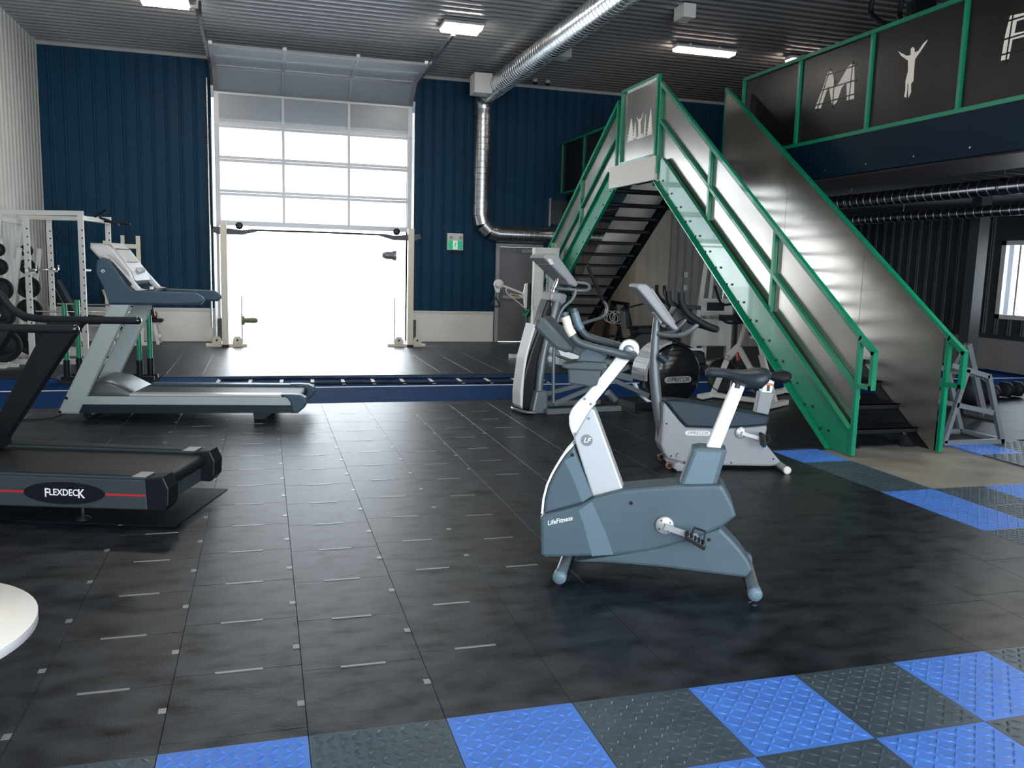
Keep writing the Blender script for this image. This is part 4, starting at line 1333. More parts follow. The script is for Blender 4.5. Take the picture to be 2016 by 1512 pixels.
pl_ = MB().prism([(0.735, 0.345), (0.745, 0.372), (0.775, 0.385), (1.10, 0.385), (1.13, 0.372), (1.14, 0.345), (1.13, 0.316), (1.10, 0.305), (0.775, 0.305), (0.745, 0.316)], -0.176, -0.170).build('name_plate', 'silver_paint', dm)
lettering('///PRECOR', 0.080, 'text_black', dm, (0.94, -0.177, 0.345), shear=0.2, xs=0.92)
# ================================================================== GREY TREADMILL
gt = thing('treadmill', 'grey treadmill with pale uprights and silver console beside the turf lane', 'treadmill', (-0.85, 9.85, 0), R(-9.1), 'treadmills')
for sd in (-1, 1):
    lg = MB().prism([(-1.166, 0.065), (-0.953, 0.065), (-0.402, 1.215), (-0.602, 1.215)], sd * 0.42 - 0.045, sd * 0.42 + 0.045, 0.022).build('upright', 'sage', gt)
    bb = MB()
    for x, z in ((-1.06, 0.235), (-1.13, 0.09)):
        bb.cyl((x, sd * 0.466, z), (x, sd * 0.47, z), 0.016, 12)
    bb.build('bolt_cap', 'black_plastic', lg)
    arm = MB().prism([(-0.613, 1.205), (-0.30, 1.205), (0.278, 1.232), (0.315, 1.25), (0.324, 1.278), (0.30, 1.31), (0.24, 1.342), (-0.20, 1.352), (-0.374, 1.353), (-0.44, 1.425), (-0.52, 1.55), (-0.60, 1.66), (-0.661, 1.681), (-0.705, 1.655), (-0.722, 1.60), (-0.722, 1.517), (-0.66, 1.38)], sd * 0.42 - 0.04, sd * 0.42 + 0.04, 0.016).build('handrail', 'tm_grey', gt)
    MB().prism([(-0.60, 1.205), (0.29, 1.222), (0.32, 1.262), (0.27, 1.237), (-0.60, 1.228)], sd * 0.42 - 0.042, sd * 0.42 + 0.042).build('handrail_underside', 'tm_navy', arm)
    MB().prism([(-0.70, 1.69), (-0.64, 1.715), (-0.575, 1.66), (-0.33, 1.375), (-0.26, 1.36), (-0.36, 1.345), (-0.43, 1.41), (-0.60, 1.655)], sd * 0.36 - 0.045, sd * 0.36 + 0.045, 0.012).build('console_rim', 'tm_silver', arm)
    MB().prism([(-0.60, 1.635), (-0.575, 1.64), (-0.395, 1.42), (-0.405, 1.40), (-0.435, 1.41)], sd * 0.395 - 0.02, sd * 0.395 + 0.014).build('rim_slot', 'tm_navy', arm)
MB().ring((-0.655, -0.462, 1.545), (0, 1, 0), 0.016, 0.010, 0.006, 18).build('side_mark', 'text_white', gt)
cs = MB().prism([(-0.842, 1.775), (-0.83, 1.81), (-0.79, 1.825), (-0.66, 1.815), (-0.60, 1.77), (-0.44, 1.55), (-0.40, 1.45), (-0.43, 1.41), (-0.50, 1.43), (-0.78, 1.70)], -0.28, 0.28, 0.025).build('console', 'tm_silver', gt)
MB().bar((-0.655, 0, 1.832), (-0.50, 0, 1.641), 0.40, 0.008).build('display', 'paper', cs)
MB().bar((-0.61, 0, 1.774), (-0.60, 0, 1.763), 0.44, 0.016).build('reading_ledge', 'tm_navy', cs)
MB().lathe([(0.075, 0.0), (0.085, 0.025), (0.07, 0.05), (0.04, 0.055)], (-0.47, 0.05, 1.53), 'z', 24).build('cup_holder', 'tm_silver', cs)
MB().prism([(-0.62, 1.21), (-0.30, 1.345), (-0.25, 1.345), (-0.42, 1.215)], -0.38, 0.38, 0.01).build('front_bridge', 'tm_grey', gt)
fd = MB().box(-0.36, -0.25, -0.15, 0.15, 1.34, 1.355).build('stop_key_pad', 'tm_navy', gt)
MB().box(-0.33, -0.30, -0.02, 0.02, 1.355, 1.385).build('stop_key', 'machine_white', fd)
MB().tube([(-0.32, 0.0, 1.36), (-0.34, 0.10, 1.20), (-0.35, 0.12, 1.12)], 0.006, 6, 4).build('safety_cord', 'black_plastic', gt)
MB().bar((-0.35, 0.12, 1.13), (-0.34, 0.12, 1.06), 0.03, 0.035).build('safety_clip', 'black_plastic', gt)
for sd in (-1, 1):
    MB().prism([(-0.880, 0.252), (1.19, 0.258), (1.196, 0.172), (-0.92, 0.167)], sd * 0.44 - 0.02, sd * 0.44 + 0.02, 0.006).build('side_rail', 'sage', gt)
    MB().prism([(-0.93, 0.17), (1.20, 0.172), (1.21, 0.09), (-0.95, 0.078)], sd * 0.43 - 0.02, sd * 0.43 + 0.02).build('side_skirt', 'tm_navy', gt)
    MB().prism([(-0.45, 0.255), (1.10, 0.258), (1.10, 0.285), (-0.44, 0.285)], sd * 0.385 - 0.07, sd * 0.385 + 0.07, 0.008).build('foot_rail', 'tm_silver' if sd < 0 else 'tm_grey', gt)
    MB().prism([(1.085, 0.288), (1.18, 0.290), (1.29, 0.285), (1.35, 0.255), (1.37, 0.21), (1.34, 0.15), (1.27, 0.09), (1.21, 0.088), (1.195, 0.20), (1.16, 0.25)], sd * 0.40 - 0.075, sd * 0.40 + 0.075, 0.02).build('rear_cap', 'tm_grey', gt)
    MB().prism([(0.79, 0.10), (1.04, 0.10), (0.90, 0.0), (0.80, 0.0)], sd * 0.34 - 0.05, sd * 0.34 + 0.05, 0.008).build('rear_foot', 'tm_navy', gt)
bt_ = MB().box(-0.55, 1.24, -0.30, 0.30, 0.235, 0.262)
bt_.cyl((1.24, -0.30, 0.215), (1.24, 0.30, 0.215), 0.047, 20)
bt_.build('running_belt', 'belt', gt)
MB().box(-0.95, 1.2, -0.38, 0.38, 0.10, 0.20).build('deck_frame', 'tm_navy', gt)
MB().loft([(-1.00, 0.36, 0.10, 0.25), (-0.93, 0.37, 0.10, 0.36), (-0.80, 0.37, 0.12, 0.42), (-0.65, 0.37, 0.14, 0.40), (-0.52, 0.36, 0.18, 0.33), (-0.44, 0.35, 0.20, 0.28)], 24, 5).build('motor_hood', 'hood_grey', gt)
ax = MB().cyl((-0.90, -0.36, 0.04), (-0.90, 0.36, 0.04), 0.04, 16).build('front_roller', 'black_plastic', gt)
MB().tube([(-1.02, -0.2, 0.12), (-1.20, -0.35, 0.02), (-1.45, -0.5, 0.012), (-1.75, -0.45, 0.012), (-2.0, -0.2, 0.012)], 0.008, 8, 5).build('power_cord', 'black_rubber', gt)

# ================================================================== BLACK TREADMILL
bk = thing('treadmill', 'low dark treadmill with black handrails cut by the left edge', 'treadmill', (-1.6, 6.43, 0), R(-18), 'treadmills')
for sd in (-1, 1):
    rail = MB().prism([(-1.05, 0.30), (1.06, 0.30), (1.06, 0.10), (-1.05, 0.09)], sd * 0.41 - 0.04, sd * 0.41 + 0.04, 0.012).build('side_rail', 'tm_slate', bk)
    MB().prism([(-1.0, 0.298), (1.06, 0.298), (1.06, 0.318), (-1.0, 0.318)], sd * 0.385 - 0.065, sd * 0.385 + 0.065, 0.006).build('foot_rail', 'tm_slate', bk)
    MB().box(0.965, 1.055, sd * 0.385 - 0.062, sd * 0.385 + 0.062, 0.317, 0.3205).build('end_plate', 'trim_grey', bk)
    MB().prism([(-0.9, 0.318), (0.94, 0.318), (0.97, 0.320), (0.94, 0.324), (-0.9, 0.324)], sd * 0.385 - 0.055, sd * 0.385 + 0.055).build('foot_grip', 'black_rubber', bk)
    MB().prism([(1.05, 0.31), (1.17, 0.325), (1.205, 0.25), (1.20, 0.14), (1.165, 0.095), (1.06, 0.10)], sd * 0.385 - 0.075, sd * 0.385 + 0.075, 0.010).build('rear_cap', 'black_plastic', bk)
    MB().box(-0.9, 0.262 if sd < 0 else 1.05, sd * 0.45 - 0.003 if sd < 0 else 0.447, sd * 0.447 if sd < 0 else 0.453, 0.190, 0.203).build('pinstripe', 'red', rail)
    MB().tube([(-0.46, sd * 0.42, 0.36), (-0.22, sd * 0.42, 0.72), (0.10, sd * 0.42, 1.215)], 0.07, 4, 2) if False else None
    lgb = MB().prism([(-0.54, 0.30), (-0.40, 0.30), (-0.36, 0.37), (0.235, 1.225), (-0.020, 1.225), (-0.50, 0.40)], sd * 0.42 - 0.04, sd * 0.42 + 0.04, 0.015).build('upright', 'black_plastic', bk)
    MB().tube([(-0.62, sd * 0.30, 1.52), (-0.52, sd * 0.38, 1.50), (-0.384, sd * 0.42, 1.404), (-0.315, sd * 0.42, 1.315), (-0.207, sd * 0.42, 1.252), (-0.022, sd * 0.42, 1.236), (0.25, sd * 0.42, 1.238), (0.62, sd * 0.42, 1.245)], 0.027, 14, 5).build('handrail', 'black_rubber', bk)
    MB().lathe([(0.028, 0.0), (0.027, 0.010), (0.018, 0.022), (0.004, 0.026)], (0.62, sd * 0.42, 1.245), 'x', 16).build('rail_end', 'black_gloss', bk)
    MB().lathe([(0.012, 0.10), (0.012, 0.03), (0.045, 0.015), (0.05, 0.0)], (0.60, sd * 0.38, 0), 'z', 18).build('levelling_foot', 'black_plastic', bk)
rl_ = bk.children[0]
MB().box(0.79, 1.05, -0.453, -0.447, 0.190, 0.203).build('pinstripe', 'red', rl_)
ov = MB().prism([(0.525 + 0.262 * math.cos(2 * PI * k / 36), 0.196 + 0.072 * math.sin(2 * PI * k / 36)) for k in range(36)], -0.458, -0.448).build('badge', 'black_plastic', rl_)
lettering('LEXDEC', 0.060, 'text_white', ov.parent, (0.523, -0.459, 0.200), xs=0.86)
lettering('F', 0.082, 'text_white', ov.parent, (0.414, -0.459, 0.194), xs=0.80)
lettering('K', 0.082, 'text_white', ov.parent, (0.637, -0.459, 0.194), xs=0.85)
bl_ = MB().box(-0.9, 1.09, -0.30, 0.30, 0.255, 0.292)
bl_.cyl((1.09, -0.30, 0.246), (1.09, 0.30, 0.246), 0.046, 20)
bl_.build('running_belt', 'belt', bk)
MB().box(1.06, 1.10, -0.31, 0.31, 0.10, 0.195).build('rear_bar', 'tm_slate', bk)
MB().box(-1.0, 1.0, -0.36, 0.36, 0.10, 0.24).build('deck_frame', 'tm_navy', bk)
MB().box(0.20, 1.24, -0.46, 0.46, 0.001, 0.005).build('floor_mat', 'rubber_dark', bk)
MB().loft([(-1.10, 0.36, 0.08, 0.30), (-1.0, 0.38, 0.08, 0.40), (-0.75, 0.38, 0.10, 0.42), (-0.50, 0.37, 0.20, 0.34)], 24, 5).build('motor_hood', 'tm_slate', bk)
MB().prism([(-0.72, 1.62), (-0.64, 1.66), (-0.40, 1.34), (-0.46, 1.28), (-0.70, 1.45)], -0.38, 0.38, 0.02).build('console', 'black_plastic', bk)
MB().bar((-0.36, -0.36, 0.34), (-0.36, 0.36, 0.34), 0.08, 0.05, (1, 0, 0)).build('upright_clamp', 'black_plastic', bk)

# ================================================================== CABLE CROSSOVER IN THE DOORWAY
cx = thing('cable_crossover', 'cream cable crossover machine standing in the bright doorway', 'cable machine', (1.07, 17.3, 0))
for sd, X in ((-1, -1.80), (1, 1.80)):
    MB().box(X - 0.06, X + 0.06, -0.06, 0.06, 0.05, 2.40).build('post', 'cream_paint', cx)
    ft = MB().box(X - 0.36, X + 0.40, 0.06 - 0.05, 0.06 + 0.05, 0.0, 0.055)
    if sd > 0:
        ft = MB().box(X - 0.45, X + 0.33, 0.01, 0.11, 0.0, 0.055)
    ftp = ft.build('foot', 'cream_paint', cx)
    for dx in (-0.16, 0.22) if sd < 0 else (-0.22, 0.16):
        MB().prism([(X + dx - 0.09, 0.05), (X + dx + 0.09, 0.05), (X + dx + 0.085, 0.14), (X + dx + 0.05, 0.20), (X + dx - 0.05, 0.20), (X + dx - 0.085, 0.14)], 0.0, 0.012, 0.0).build('gusset', 'cream_paint', ftp)
        MB().cyl((X + dx, -0.004, 0.13), (X + dx, 0.0, 0.13), 0.022, 14).build('gusset_bolt', 'black_plastic', ftp)
    MB().box(X - 0.065, X + 0.065, -0.085, -0.06, 0.0, 0.05).build('toe_pad', 'black_plastic', cx)
    s = -sd
    tb = MB().prism([(X - s * 0.22, 2.21), (X - s * 0.10, 2.16), (X + s * 0.35, 2.16), (X + s * 0.62, 2.23), (X + s * 0.55, 2.28), (X + s * 0.34, 2.25), (X - s * 0.18, 2.30)], -0.03, 0.03, 0.008).build('top_bracket', 'dark_steel', cx)
    MB().lathe([(0.03, -0.03), (0.065, -0.03), (0.07, -0.012), (0.05, 0.0), (0.07, 0.012), (0.065, 0.03), (0.03, 0.03)], (X + s * 0.29, 0, 2.33), 'y', 24).build('pulley', 'black_plastic', cx)
    MB().cyl((X + s * 0.29, 0.0, 2.30), (X + s * 0.31, 0.0, 0.10), 0.006, 8).build('cable', 'galvanised', cx)
    MB().cyl((X + s * 0.31, 0.03, 0.06), (X + s * 0.31, 0.03, 1.0), 0.018, 10).build('guide_rod', 'cream_paint', cx)
    ck = MB()
    if sd < 0:
        ck.lathe([(0.09, 0.0), (0.095, 0.04), (0.05, 0.06), (0.055, 0.24), (0.04, 0.29), (0.01, 0.30)], (X + 0.31, 0, 0.52), 'x', 20)
    else:
        ck.lathe([(0.10, 0.0), (0.105, -0.05), (0.08, -0.08), (0.075, -0.2), (0.05, -0.27), (0.01, -0.28)], (X - 0.30, 0, 1.85), 'x', 20)
    ck.build('pulley_carriage', 'olive' if sd < 0 else 'pewter', cx)
    wsk = MB()
    for k in range(9):
        wsk.box(X + sd * 0.10 - 0.05, X + sd * 0.10 + 0.05, 0.14, 0.30, 0.10 + k * 0.05, 0.145 + k * 0.05)
    wsk.build('weight_stack', 'dark_steel', cx)
    MB().cyl((X - 0.09 * 1, 0.22, 0.05), (X - 0.09, 0.22, 2.2), 0.012, 8).build('stack_rod', 'chrome', cx)
MB().tube([(-1.25, 0, 2.255), (0, 0, 2.262), (1.25, 0, 2.255)], 0.020, 10, 4).build('cross_bar', 'dark_steel', cx)

# ================================================================== SQUAT RACK AND PLATES
sr = thing('power_rack', 'tall pale steel power rack with pull-up grips near the left wall', 'power rack', (-2.95, 15.0, 0))
UP = {'A': (-0.53, -0.30), 'B': (-0.45, 0.80), 'C': (0.26, -0.45), 'D': (0.45, 0.75)}
for k, (x, y) in UP.items():
    u = MB().box(x - 0.038, x + 0.038, y - 0.038, y + 0.038, 0, 2.30).build('upright', 'rack_white', sr)
    hl = MB()
    for z in range(14):
        hl.box(x + 0.010, x + 0.030, y - 0.0395, y - 0.038, 0.5 + z * 0.12, 0.525 + z * 0.12)
    hl.build('pin_hole', 'black_plastic', u, 'stuff')
MB().bar((-0.90, -0.38, 2.30), (0.30, -0.45, 2.33), 0.07, 0.07).build('top_beam', 'rack_white', sr)
MB().bar((-0.90, 0.80, 2.28), (0.50, 0.75, 2.30), 0.07, 0.07).build('top_beam', 'rack_white', sr)
MB().bar((0.26, -0.45, 2.26), (0.45, 0.75, 2.26), 0.07, 0.07, (0, 0, 1)).build('cross_member', 'rack_white', sr)
MB().bar((-0.86, -0.38, 2.20), (-0.86, 0.80, 2.20), 0.07, 0.07, (0, 0, 1)).build('cross_member', 'rack_white', sr)
for y in (-0.42, 0.78):
    MB().bar((-0.84, y, 2.28), (-0.97, y, 1.60), 0.06, 0.06).build('rear_leg', 'rack_white', sr)
    MB().bar((-0.60, y, 1.78), (-0.86, y, 0.03), 0.06, 0.06).build('rear_leg', 'rack_white', sr)
    MB().bar((-0.95, y, 0.04), (0.55, y, 0.04), 0.08, 0.08).build('base_rail', 'rack_white', sr)
MB().bar((-0.90, -0.45, 0.04), (-0.90, 0.80, 0.04), 0.08, 0.08, (0, 0, 1)).build('base_cross', 'rack_white', sr)
MB().bar((-0.90, -1.2, 0.04), (-0.90, -0.45, 0.04), 0.08, 0.08, (0, 0, 1)).build('base_cross', 'rack_white', sr)
pg = MB()
for a, b in (((0.42, 0.6, 2.30), (0.66, 0.55, 2.20)), ((0.42, 0.2, 2.30), (0.70, 0.15, 2.20)), ((0.40, -0.1, 2.30), (0.60, -0.25, 2.42)), ((0.45, 0.4, 2.25), (0.85, 0.35, 2.22))):
    pg.cyl(a, b, 0.018, 10)
pg.build('pull_up_grip', 'black_rubber', sr)
for k in 'AB':
    x, y = UP[k]
    jh = MB().box(x + 0.04, x + 0.13, y - 0.03, y + 0.03, 1.40, 1.43)
    jh.box(x + 0.11, x + 0.13, y - 0.03, y + 0.03, 1.40, 1.52)
    jh.build('bar_hook', 'chrome', sr)
for k in 'CD':
    x, y = UP[k]
    MB().box(x + 0.04, x + 0.12, y - 0.03, y + 0.03, 1.45, 1.48).build('bar_hook', 'chrome', sr)
bb = thing('barbell', 'chrome barbell resting on the hooks of the pale power rack', 'barbell', (-3.38, 15.25, 1.445))
MB().cyl((0, -1.0, 0), (0, 1.0, 0), 0.014, 12).build('shaft', 'chrome', bb)
for sd in (-1, 1):
    MB().cyl((0, sd * 0.66, 0), (0, sd * 1.05, 0), 0.025, 14).build('sleeve', 'chrome', bb)
b2 = tag(MB().cyl((-3.45, 14.9, 0.80), (-1.95, 15.05, 0.79), 0.014, 10).build('safety_bar', 'chrome'), 'thin steel safety bar crossing the lower half of the power rack', 'bar', 'safety bars on the rack')
b2 = tag(MB().cyl((-3.30, 15.66, 0.88), (-1.85, 15.62, 0.87), 0.014, 10).build('safety_bar', 'chrome'), 'thin steel safety bar behind and slightly above the nearer one', 'bar', 'safety bars on the rack')


def plate_tree(lab, x, y):
    o = thing('plate_tree', lab, 'weight tree', (x, y, 0), 0, 'weight plate trees')
    MB().box(-0.035, 0.035, -0.035, 0.035, 0.0, 1.90).build('mast', 'rack_white', o)
    MB().box(-0.16, 0.16, -0.04, 0.04, 0, 0.05).build('base_bar', 'rack_white', o)
    MB().box(-0.04, 0.04, -0.20, 0.20, 0, 0.05).build('base_bar', 'rack_white', o)
    for z in (1.74, 1.49, 1.16, 0.79, 0.33):
        MB().cyl((0, 0, z), (0, -0.22, z), 0.022, 10).build('peg', 'chrome', o)
    return o


def weight_plate(x, y, z, r, lab, grp):
    o = thing('weight_plate', lab, 'weight plate', (x, y, z), 0, grp)
    MB().lathe([(0.028, -0.02), (r * 0.45, -0.02), (r * 0.5, -0.010), (r * 0.82, -0.010), (r * 0.86, -0.022), (r, -0.020), (r, 0.020), (r * 0.86, 0.022), (r * 0.82, 0.010), (r * 0.5, 0.010), (r * 0.45, 0.02), (0.028, 0.02)], (0, 0, 0), 'y', 36).build('plate_disc', 'black_rubber', o)
    MB().ring((0, -0.021, 0), (0, 1, 0), 0.045, 0.028, 0.006, 20).build('hub_ring', 'dark_steel', o)
    return o


ords = ['topmost', 'second', 'middle', 'fourth', 'lowest']
for tx, ty_, nm in ((-3.73, 14.25, 'nearer tree by the left edge'), (-3.62, 15.35, 'farther tree behind the rack')):
    plate_tree('pale upright weight plate tree, the %s' % ('one nearest the left edge' if ty_ < 15 else 'one behind the power rack'), tx, ty_)
    for k, (z, r) in enumerate(((1.74, 0.095), (1.49, 0.12), (1.16, 0.175), (0.79, 0.19), (0.33, 0.25))):
        weight_plate(tx, ty_ - 0.10, z, r, 'black rubber weight plate, %s on the %s' % (ords[k], nm), 'black weight plates')

# lat machine frame and benches by the back wall
lm = thing('lat_machine', 'cream weight machine frame with two stub posts by the back wall', 'weight machine', (-2.55, 17.6, 0))
for x in (-0.30, 0.27):
    MB().box(x - 0.035, x + 0.035, -0.035, 0.035, 0, 2.08 if x > 0 else 1.97).build('upright', 'cream_paint', lm)
MB().box(-0.55, 0.30, -0.03, 0.03, 1.84, 1.92).build('cross_beam', 'cream_paint', lm)
MB().box(-0.03, 0.03, -0.03, 0.03, 1.90, 2.08).build('stub_post', 'cream_paint', lm)
MB().cyl((0.06, 0, 1.85), (0.06, 0, 1.1), 0.006, 8).build('cable', 'galvanised', lm)
MB().box(-0.32, 0.45, -0.05, 0.05, 0, 0.06).build('base', 'cream_paint', lm)
wk = MB()
for k in range(8):
    wk.box(-0.2, 0.16, 0.0, 0.14, 0.1 + k * 0.055, 0.15 + k * 0.055)
wk.build('weight_stack', 'dark_steel', lm)


def bench(label, loc, rz, incl, m='rack_white'):
    o = thing('weight_bench', label, 'bench', loc, rz, 'weight benches')
    for x in (-0.45, 0.45):
        for y in (-0.20, 0.20):
            MB().bar((x, y, 0), (x * 0.86, y * 0.7, 0.40), 0.05, 0.05).build('leg', m, o)
        MB().box(x - 0.03, x + 0.03, -0.24, 0.24, 0.14, 0.19).build('cross_bar', m, o)
    MB().box(-0.50, 0.50, -0.03, 0.03, 0.38, 0.43).build('spine', m, o)
    MB().prism([(-0.1, 0.43), (0.52, 0.43), (0.54, 0.46), (0.52, 0.49), (-0.1, 0.49)], -0.14, 0.14, 0.015).build('seat_pad', 'black_rubber', o)
    c, s_ = math.cos(incl), math.sin(incl)
    MB().prism([(-0.12 - a * c - b * s_ * 0, 0.44 + a * s_ + b) for a, b in ((0, 0), (0.75, 0), (0.75, 0.06), (0, 0.06))], -0.14, 0.14, 0.015).build('back_pad', 'black_rubber', o)
    for y in (-0.16, 0.16):
        MB().bar((-0.28, y, 0.42), (-0.50, y, 1.05), 0.045, 0.045).build('rack_post', m, o)
    return o


bench('pale framed bench with black pads against the back wall beside the door', (-2.45, 17.95, 0), 0, R(4))
bench('pale framed incline bench seen between the power rack uprights', (-3.05, 17.3, 0), 0, R(40))
o = thing('gym_bag', 'small dark red and black bag on the bench by the wall', 'bag', (-2.20, 17.95, 0.49))
MB().loft([(-0.20, 0.03, 0.0, 0.12), (-0.18, 0.09, 0.0, 0.19), (-0.05, 0.10, 0.0, 0.21), (0.08, 0.10, 0.0, 0.20), (0.16, 0.08, 0.0, 0.14), (0.18, 0.03, 0.02, 0.10)], 16, 3).build('bag_body', 'maroon', o)
MB().tube([(-0.12, 0, 0.19), (-0.08, 0, 0.27), (0.02, 0, 0.27), (0.06, 0, 0.19)], 0.012, 8, 4).build('handle', 'black_rubber', o)
ob = thing('flat_bench', 'low black incline board leaning between the rack and the plates', 'bench', (-3.45, 16.6, 0))
MB().prism([(-0.10, 1.25), (0.0, 1.25), (0.42, 0.35), (0.30, 0.33)], -0.15, 0.15, 0.02).build('board_pad', 'black_rubber', ob)
MB().bar((-0.12, 0, 1.26), (0.36, 0, 0.20), 0.05, 0.04).build('frame', 'rack_white', ob)
MB().bar((-0.12, 0, 1.26), (-0.10, 0, 0.0), 0.05, 0.04).build('support', 'rack_white', ob)
MB().bar((-0.2, 0, 0.03), (0.5, 0, 0.03), 0.3, 0.05).build('base', 'rack_white', ob)
MB().bar((0.36, 0, 0.22), (0.36, 0, 0.03), 0.05, 0.04).build('support', 'rack_white', ob)

# push sled with green poles
sl = thing('push_sled', 'push sled with paired green poles and black sleeves standing on the turf', 'sled', (-2.03, 12.38, 0), R(-4))
for x in (-0.48, 0.42):
    for k, (dx, y) in enumerate(((0.0, -0.10), (0.085, 0.16))):
        MB().cyl((x + dx, y, 0.08), (x + dx, y, 0.32), 0.042, 16).build('sleeve', 'black_plastic', sl)
        MB().cyl((x + dx, y, 0.28), (x + dx, y, 1.06 + 0.04 * k), 0.033, 16).build('pole', 'green_paint', sl)
MB().box(-0.55, 0.60, -0.14, -0.06, 0.03, 0.10).build('runner', 'black_plastic', sl)
MB().box(-0.55, 0.60, 0.12, 0.20, 0.03, 0.10).build('runner', 'black_plastic', sl)
MB().box(-0.06, 0.06, -0.1, 0.16, 0.05, 0.12).build('tray', 'black_plastic', sl)
MB().prism([(-0.62, 0.09), (-0.55, 0.004), (0.60, 0.004), (0.67, 0.09), (0.60, 0.05), (-0.55, 0.05)], -0.15, 0.21).build('skid', 'dark_steel', sl)

# agility ladder
al = thing('agility_ladder', 'agility ladder of white rungs and black straps laid along the turf', 'ladder', (0, 12.24, 0.006), R(-2.2))
for k in range(12):
    x = -0.63 + k * 0.425
    MB().box(x - 0.024, x + 0.024, -0.29, 0.29, 0.0, 0.005).build('rung', 'white_line', al)
for y in (-0.25, 0.25):
    MB().tube([(-0.63 + k * 0.2125, y + (0.035 if k % 2 else 0.0) * random.choice((-1, 1, 1)), 0.008 + 0.004 * (k % 2)) for k in range(23)], 0.02, 6, 3).build('strap', 'black_rubber', al)
# ================================================================== FUNCTIONAL TRAINER
ft = thing('cable_trainer', 'pale functional trainer column with a swinging cable arm in front of the exit door', 'cable machine', (5.02, 15.15, 0), R(-6))
MB().box(-0.20, 0.26, -0.10, 0.16, 1.88, 2.06).build('top_cover', 'rack_white', ft)
tc_ = MB().box(-0.20, -0.02, -0.08, 0.10, 0.06, 1.90).build('column', 'rack_white', ft)
MB().box(0.08, 0.24, -0.06, 0.14, 0.06, 1.90).build('column', 'sage', ft)
tm = MB()
for k in range(7):
    tm.box(-0.195, -0.06, -0.084, -0.080, 0.98 + k * 0.105, 1.075 + k * 0.105)
tm.build('exercise_chart', 'paper', tc_)
chn = MB()
for k in range(16):
    chn.ring((0.03, -0.03, 1.02 + k * 0.03), (0, 1, 0) if k % 2 else (1, 0, 0), 0.022, 0.013, 0.008, 10)
chn.build('chain', 'dark_steel', ft)
MB().box(-0.02, 0.08, -0.04, 0.08, 0.3, 0.98).build('weight_stack', 'black_plastic', ft)
MB().cyl((-0.28, -0.02, 0.92), (-0.28, -0.02, 1.40), 0.045, 16).build('arm_sleeve', 'black_plastic', ft)
MB().prism([(-0.36, 1.38), (-0.31, 1.40), (-0.31, 0.94), (-0.345, 0.94), (-0.39, 1.18)], -0.06, 0.02, 0.008).build('arm_bracket', 'trim_white', ft)
MB().bar((-0.37, -0.02, 1.20), (-0.82, -0.05, 1.36), 0.035, 0.035).build('swing_arm', 'trim_white', ft)
MB().bar((-0.37, -0.02, 1.14), (-0.46, -0.03, 1.17), 0.03, 0.03).build('arm_handle', 'trim_white', ft)
MB().cyl((-0.46, -0.03, 1.17), (-0.62, -0.04, 1.19), 0.022, 12).build('grip', 'brass', ft)
MB().tube([(-0.70, -0.04, 1.32), (-0.70, -0.04, 1.22), (-0.50, -0.03, 1.06), (-0.30, -0.02, 0.90)], 0.010, 8, 4).build('brace_rod', 'trim_white', ft)
ph = MB().lathe([(0.03, -0.03), (0.085, -0.03), (0.09, -0.02), (0.09, 0.02), (0.085, 0.03), (0.03, 0.03)], (-0.86, -0.05, 1.37), 'y', 24).build('pulley_head', 'trim_white', ft)
MB().prism([(-0.95, 1.36), (-0.90, 1.22), (-0.84, 1.22), (-0.83, 1.33)], -0.08, -0.02).build('head_plate', 'trim_white', ft)
MB().cyl((-0.89, -0.05, 1.25), (-0.90, -0.05, 1.13), 0.008, 8).build('strap', 'black_plastic', ft)
MB().tube([(-0.90, -0.05, 1.13), (-0.97, -0.05, 0.99), (-0.90, -0.05, 0.96), (-0.83, -0.05, 0.97), (-0.90, -0.05, 1.12)], 0.012, 8, 4).build('handle', 'black_rubber', ft)
fb_ = MB().bar((-0.62, -0.05, 0.04), (0.3, 0.02, 0.04), 0.10, 0.07).build('base_rail', 'galvanised', ft)
MB().bar((0.05, -0.6, 0.04), (0.05, 0.5, 0.04), 0.10, 0.07, (0, 0, 1)).build('base_rail', 'galvanised', ft)
MB().box(-0.40, -0.10, -0.10, 0.10, 0.075, 0.085).build('foot_plate', 'dark_steel', ft)

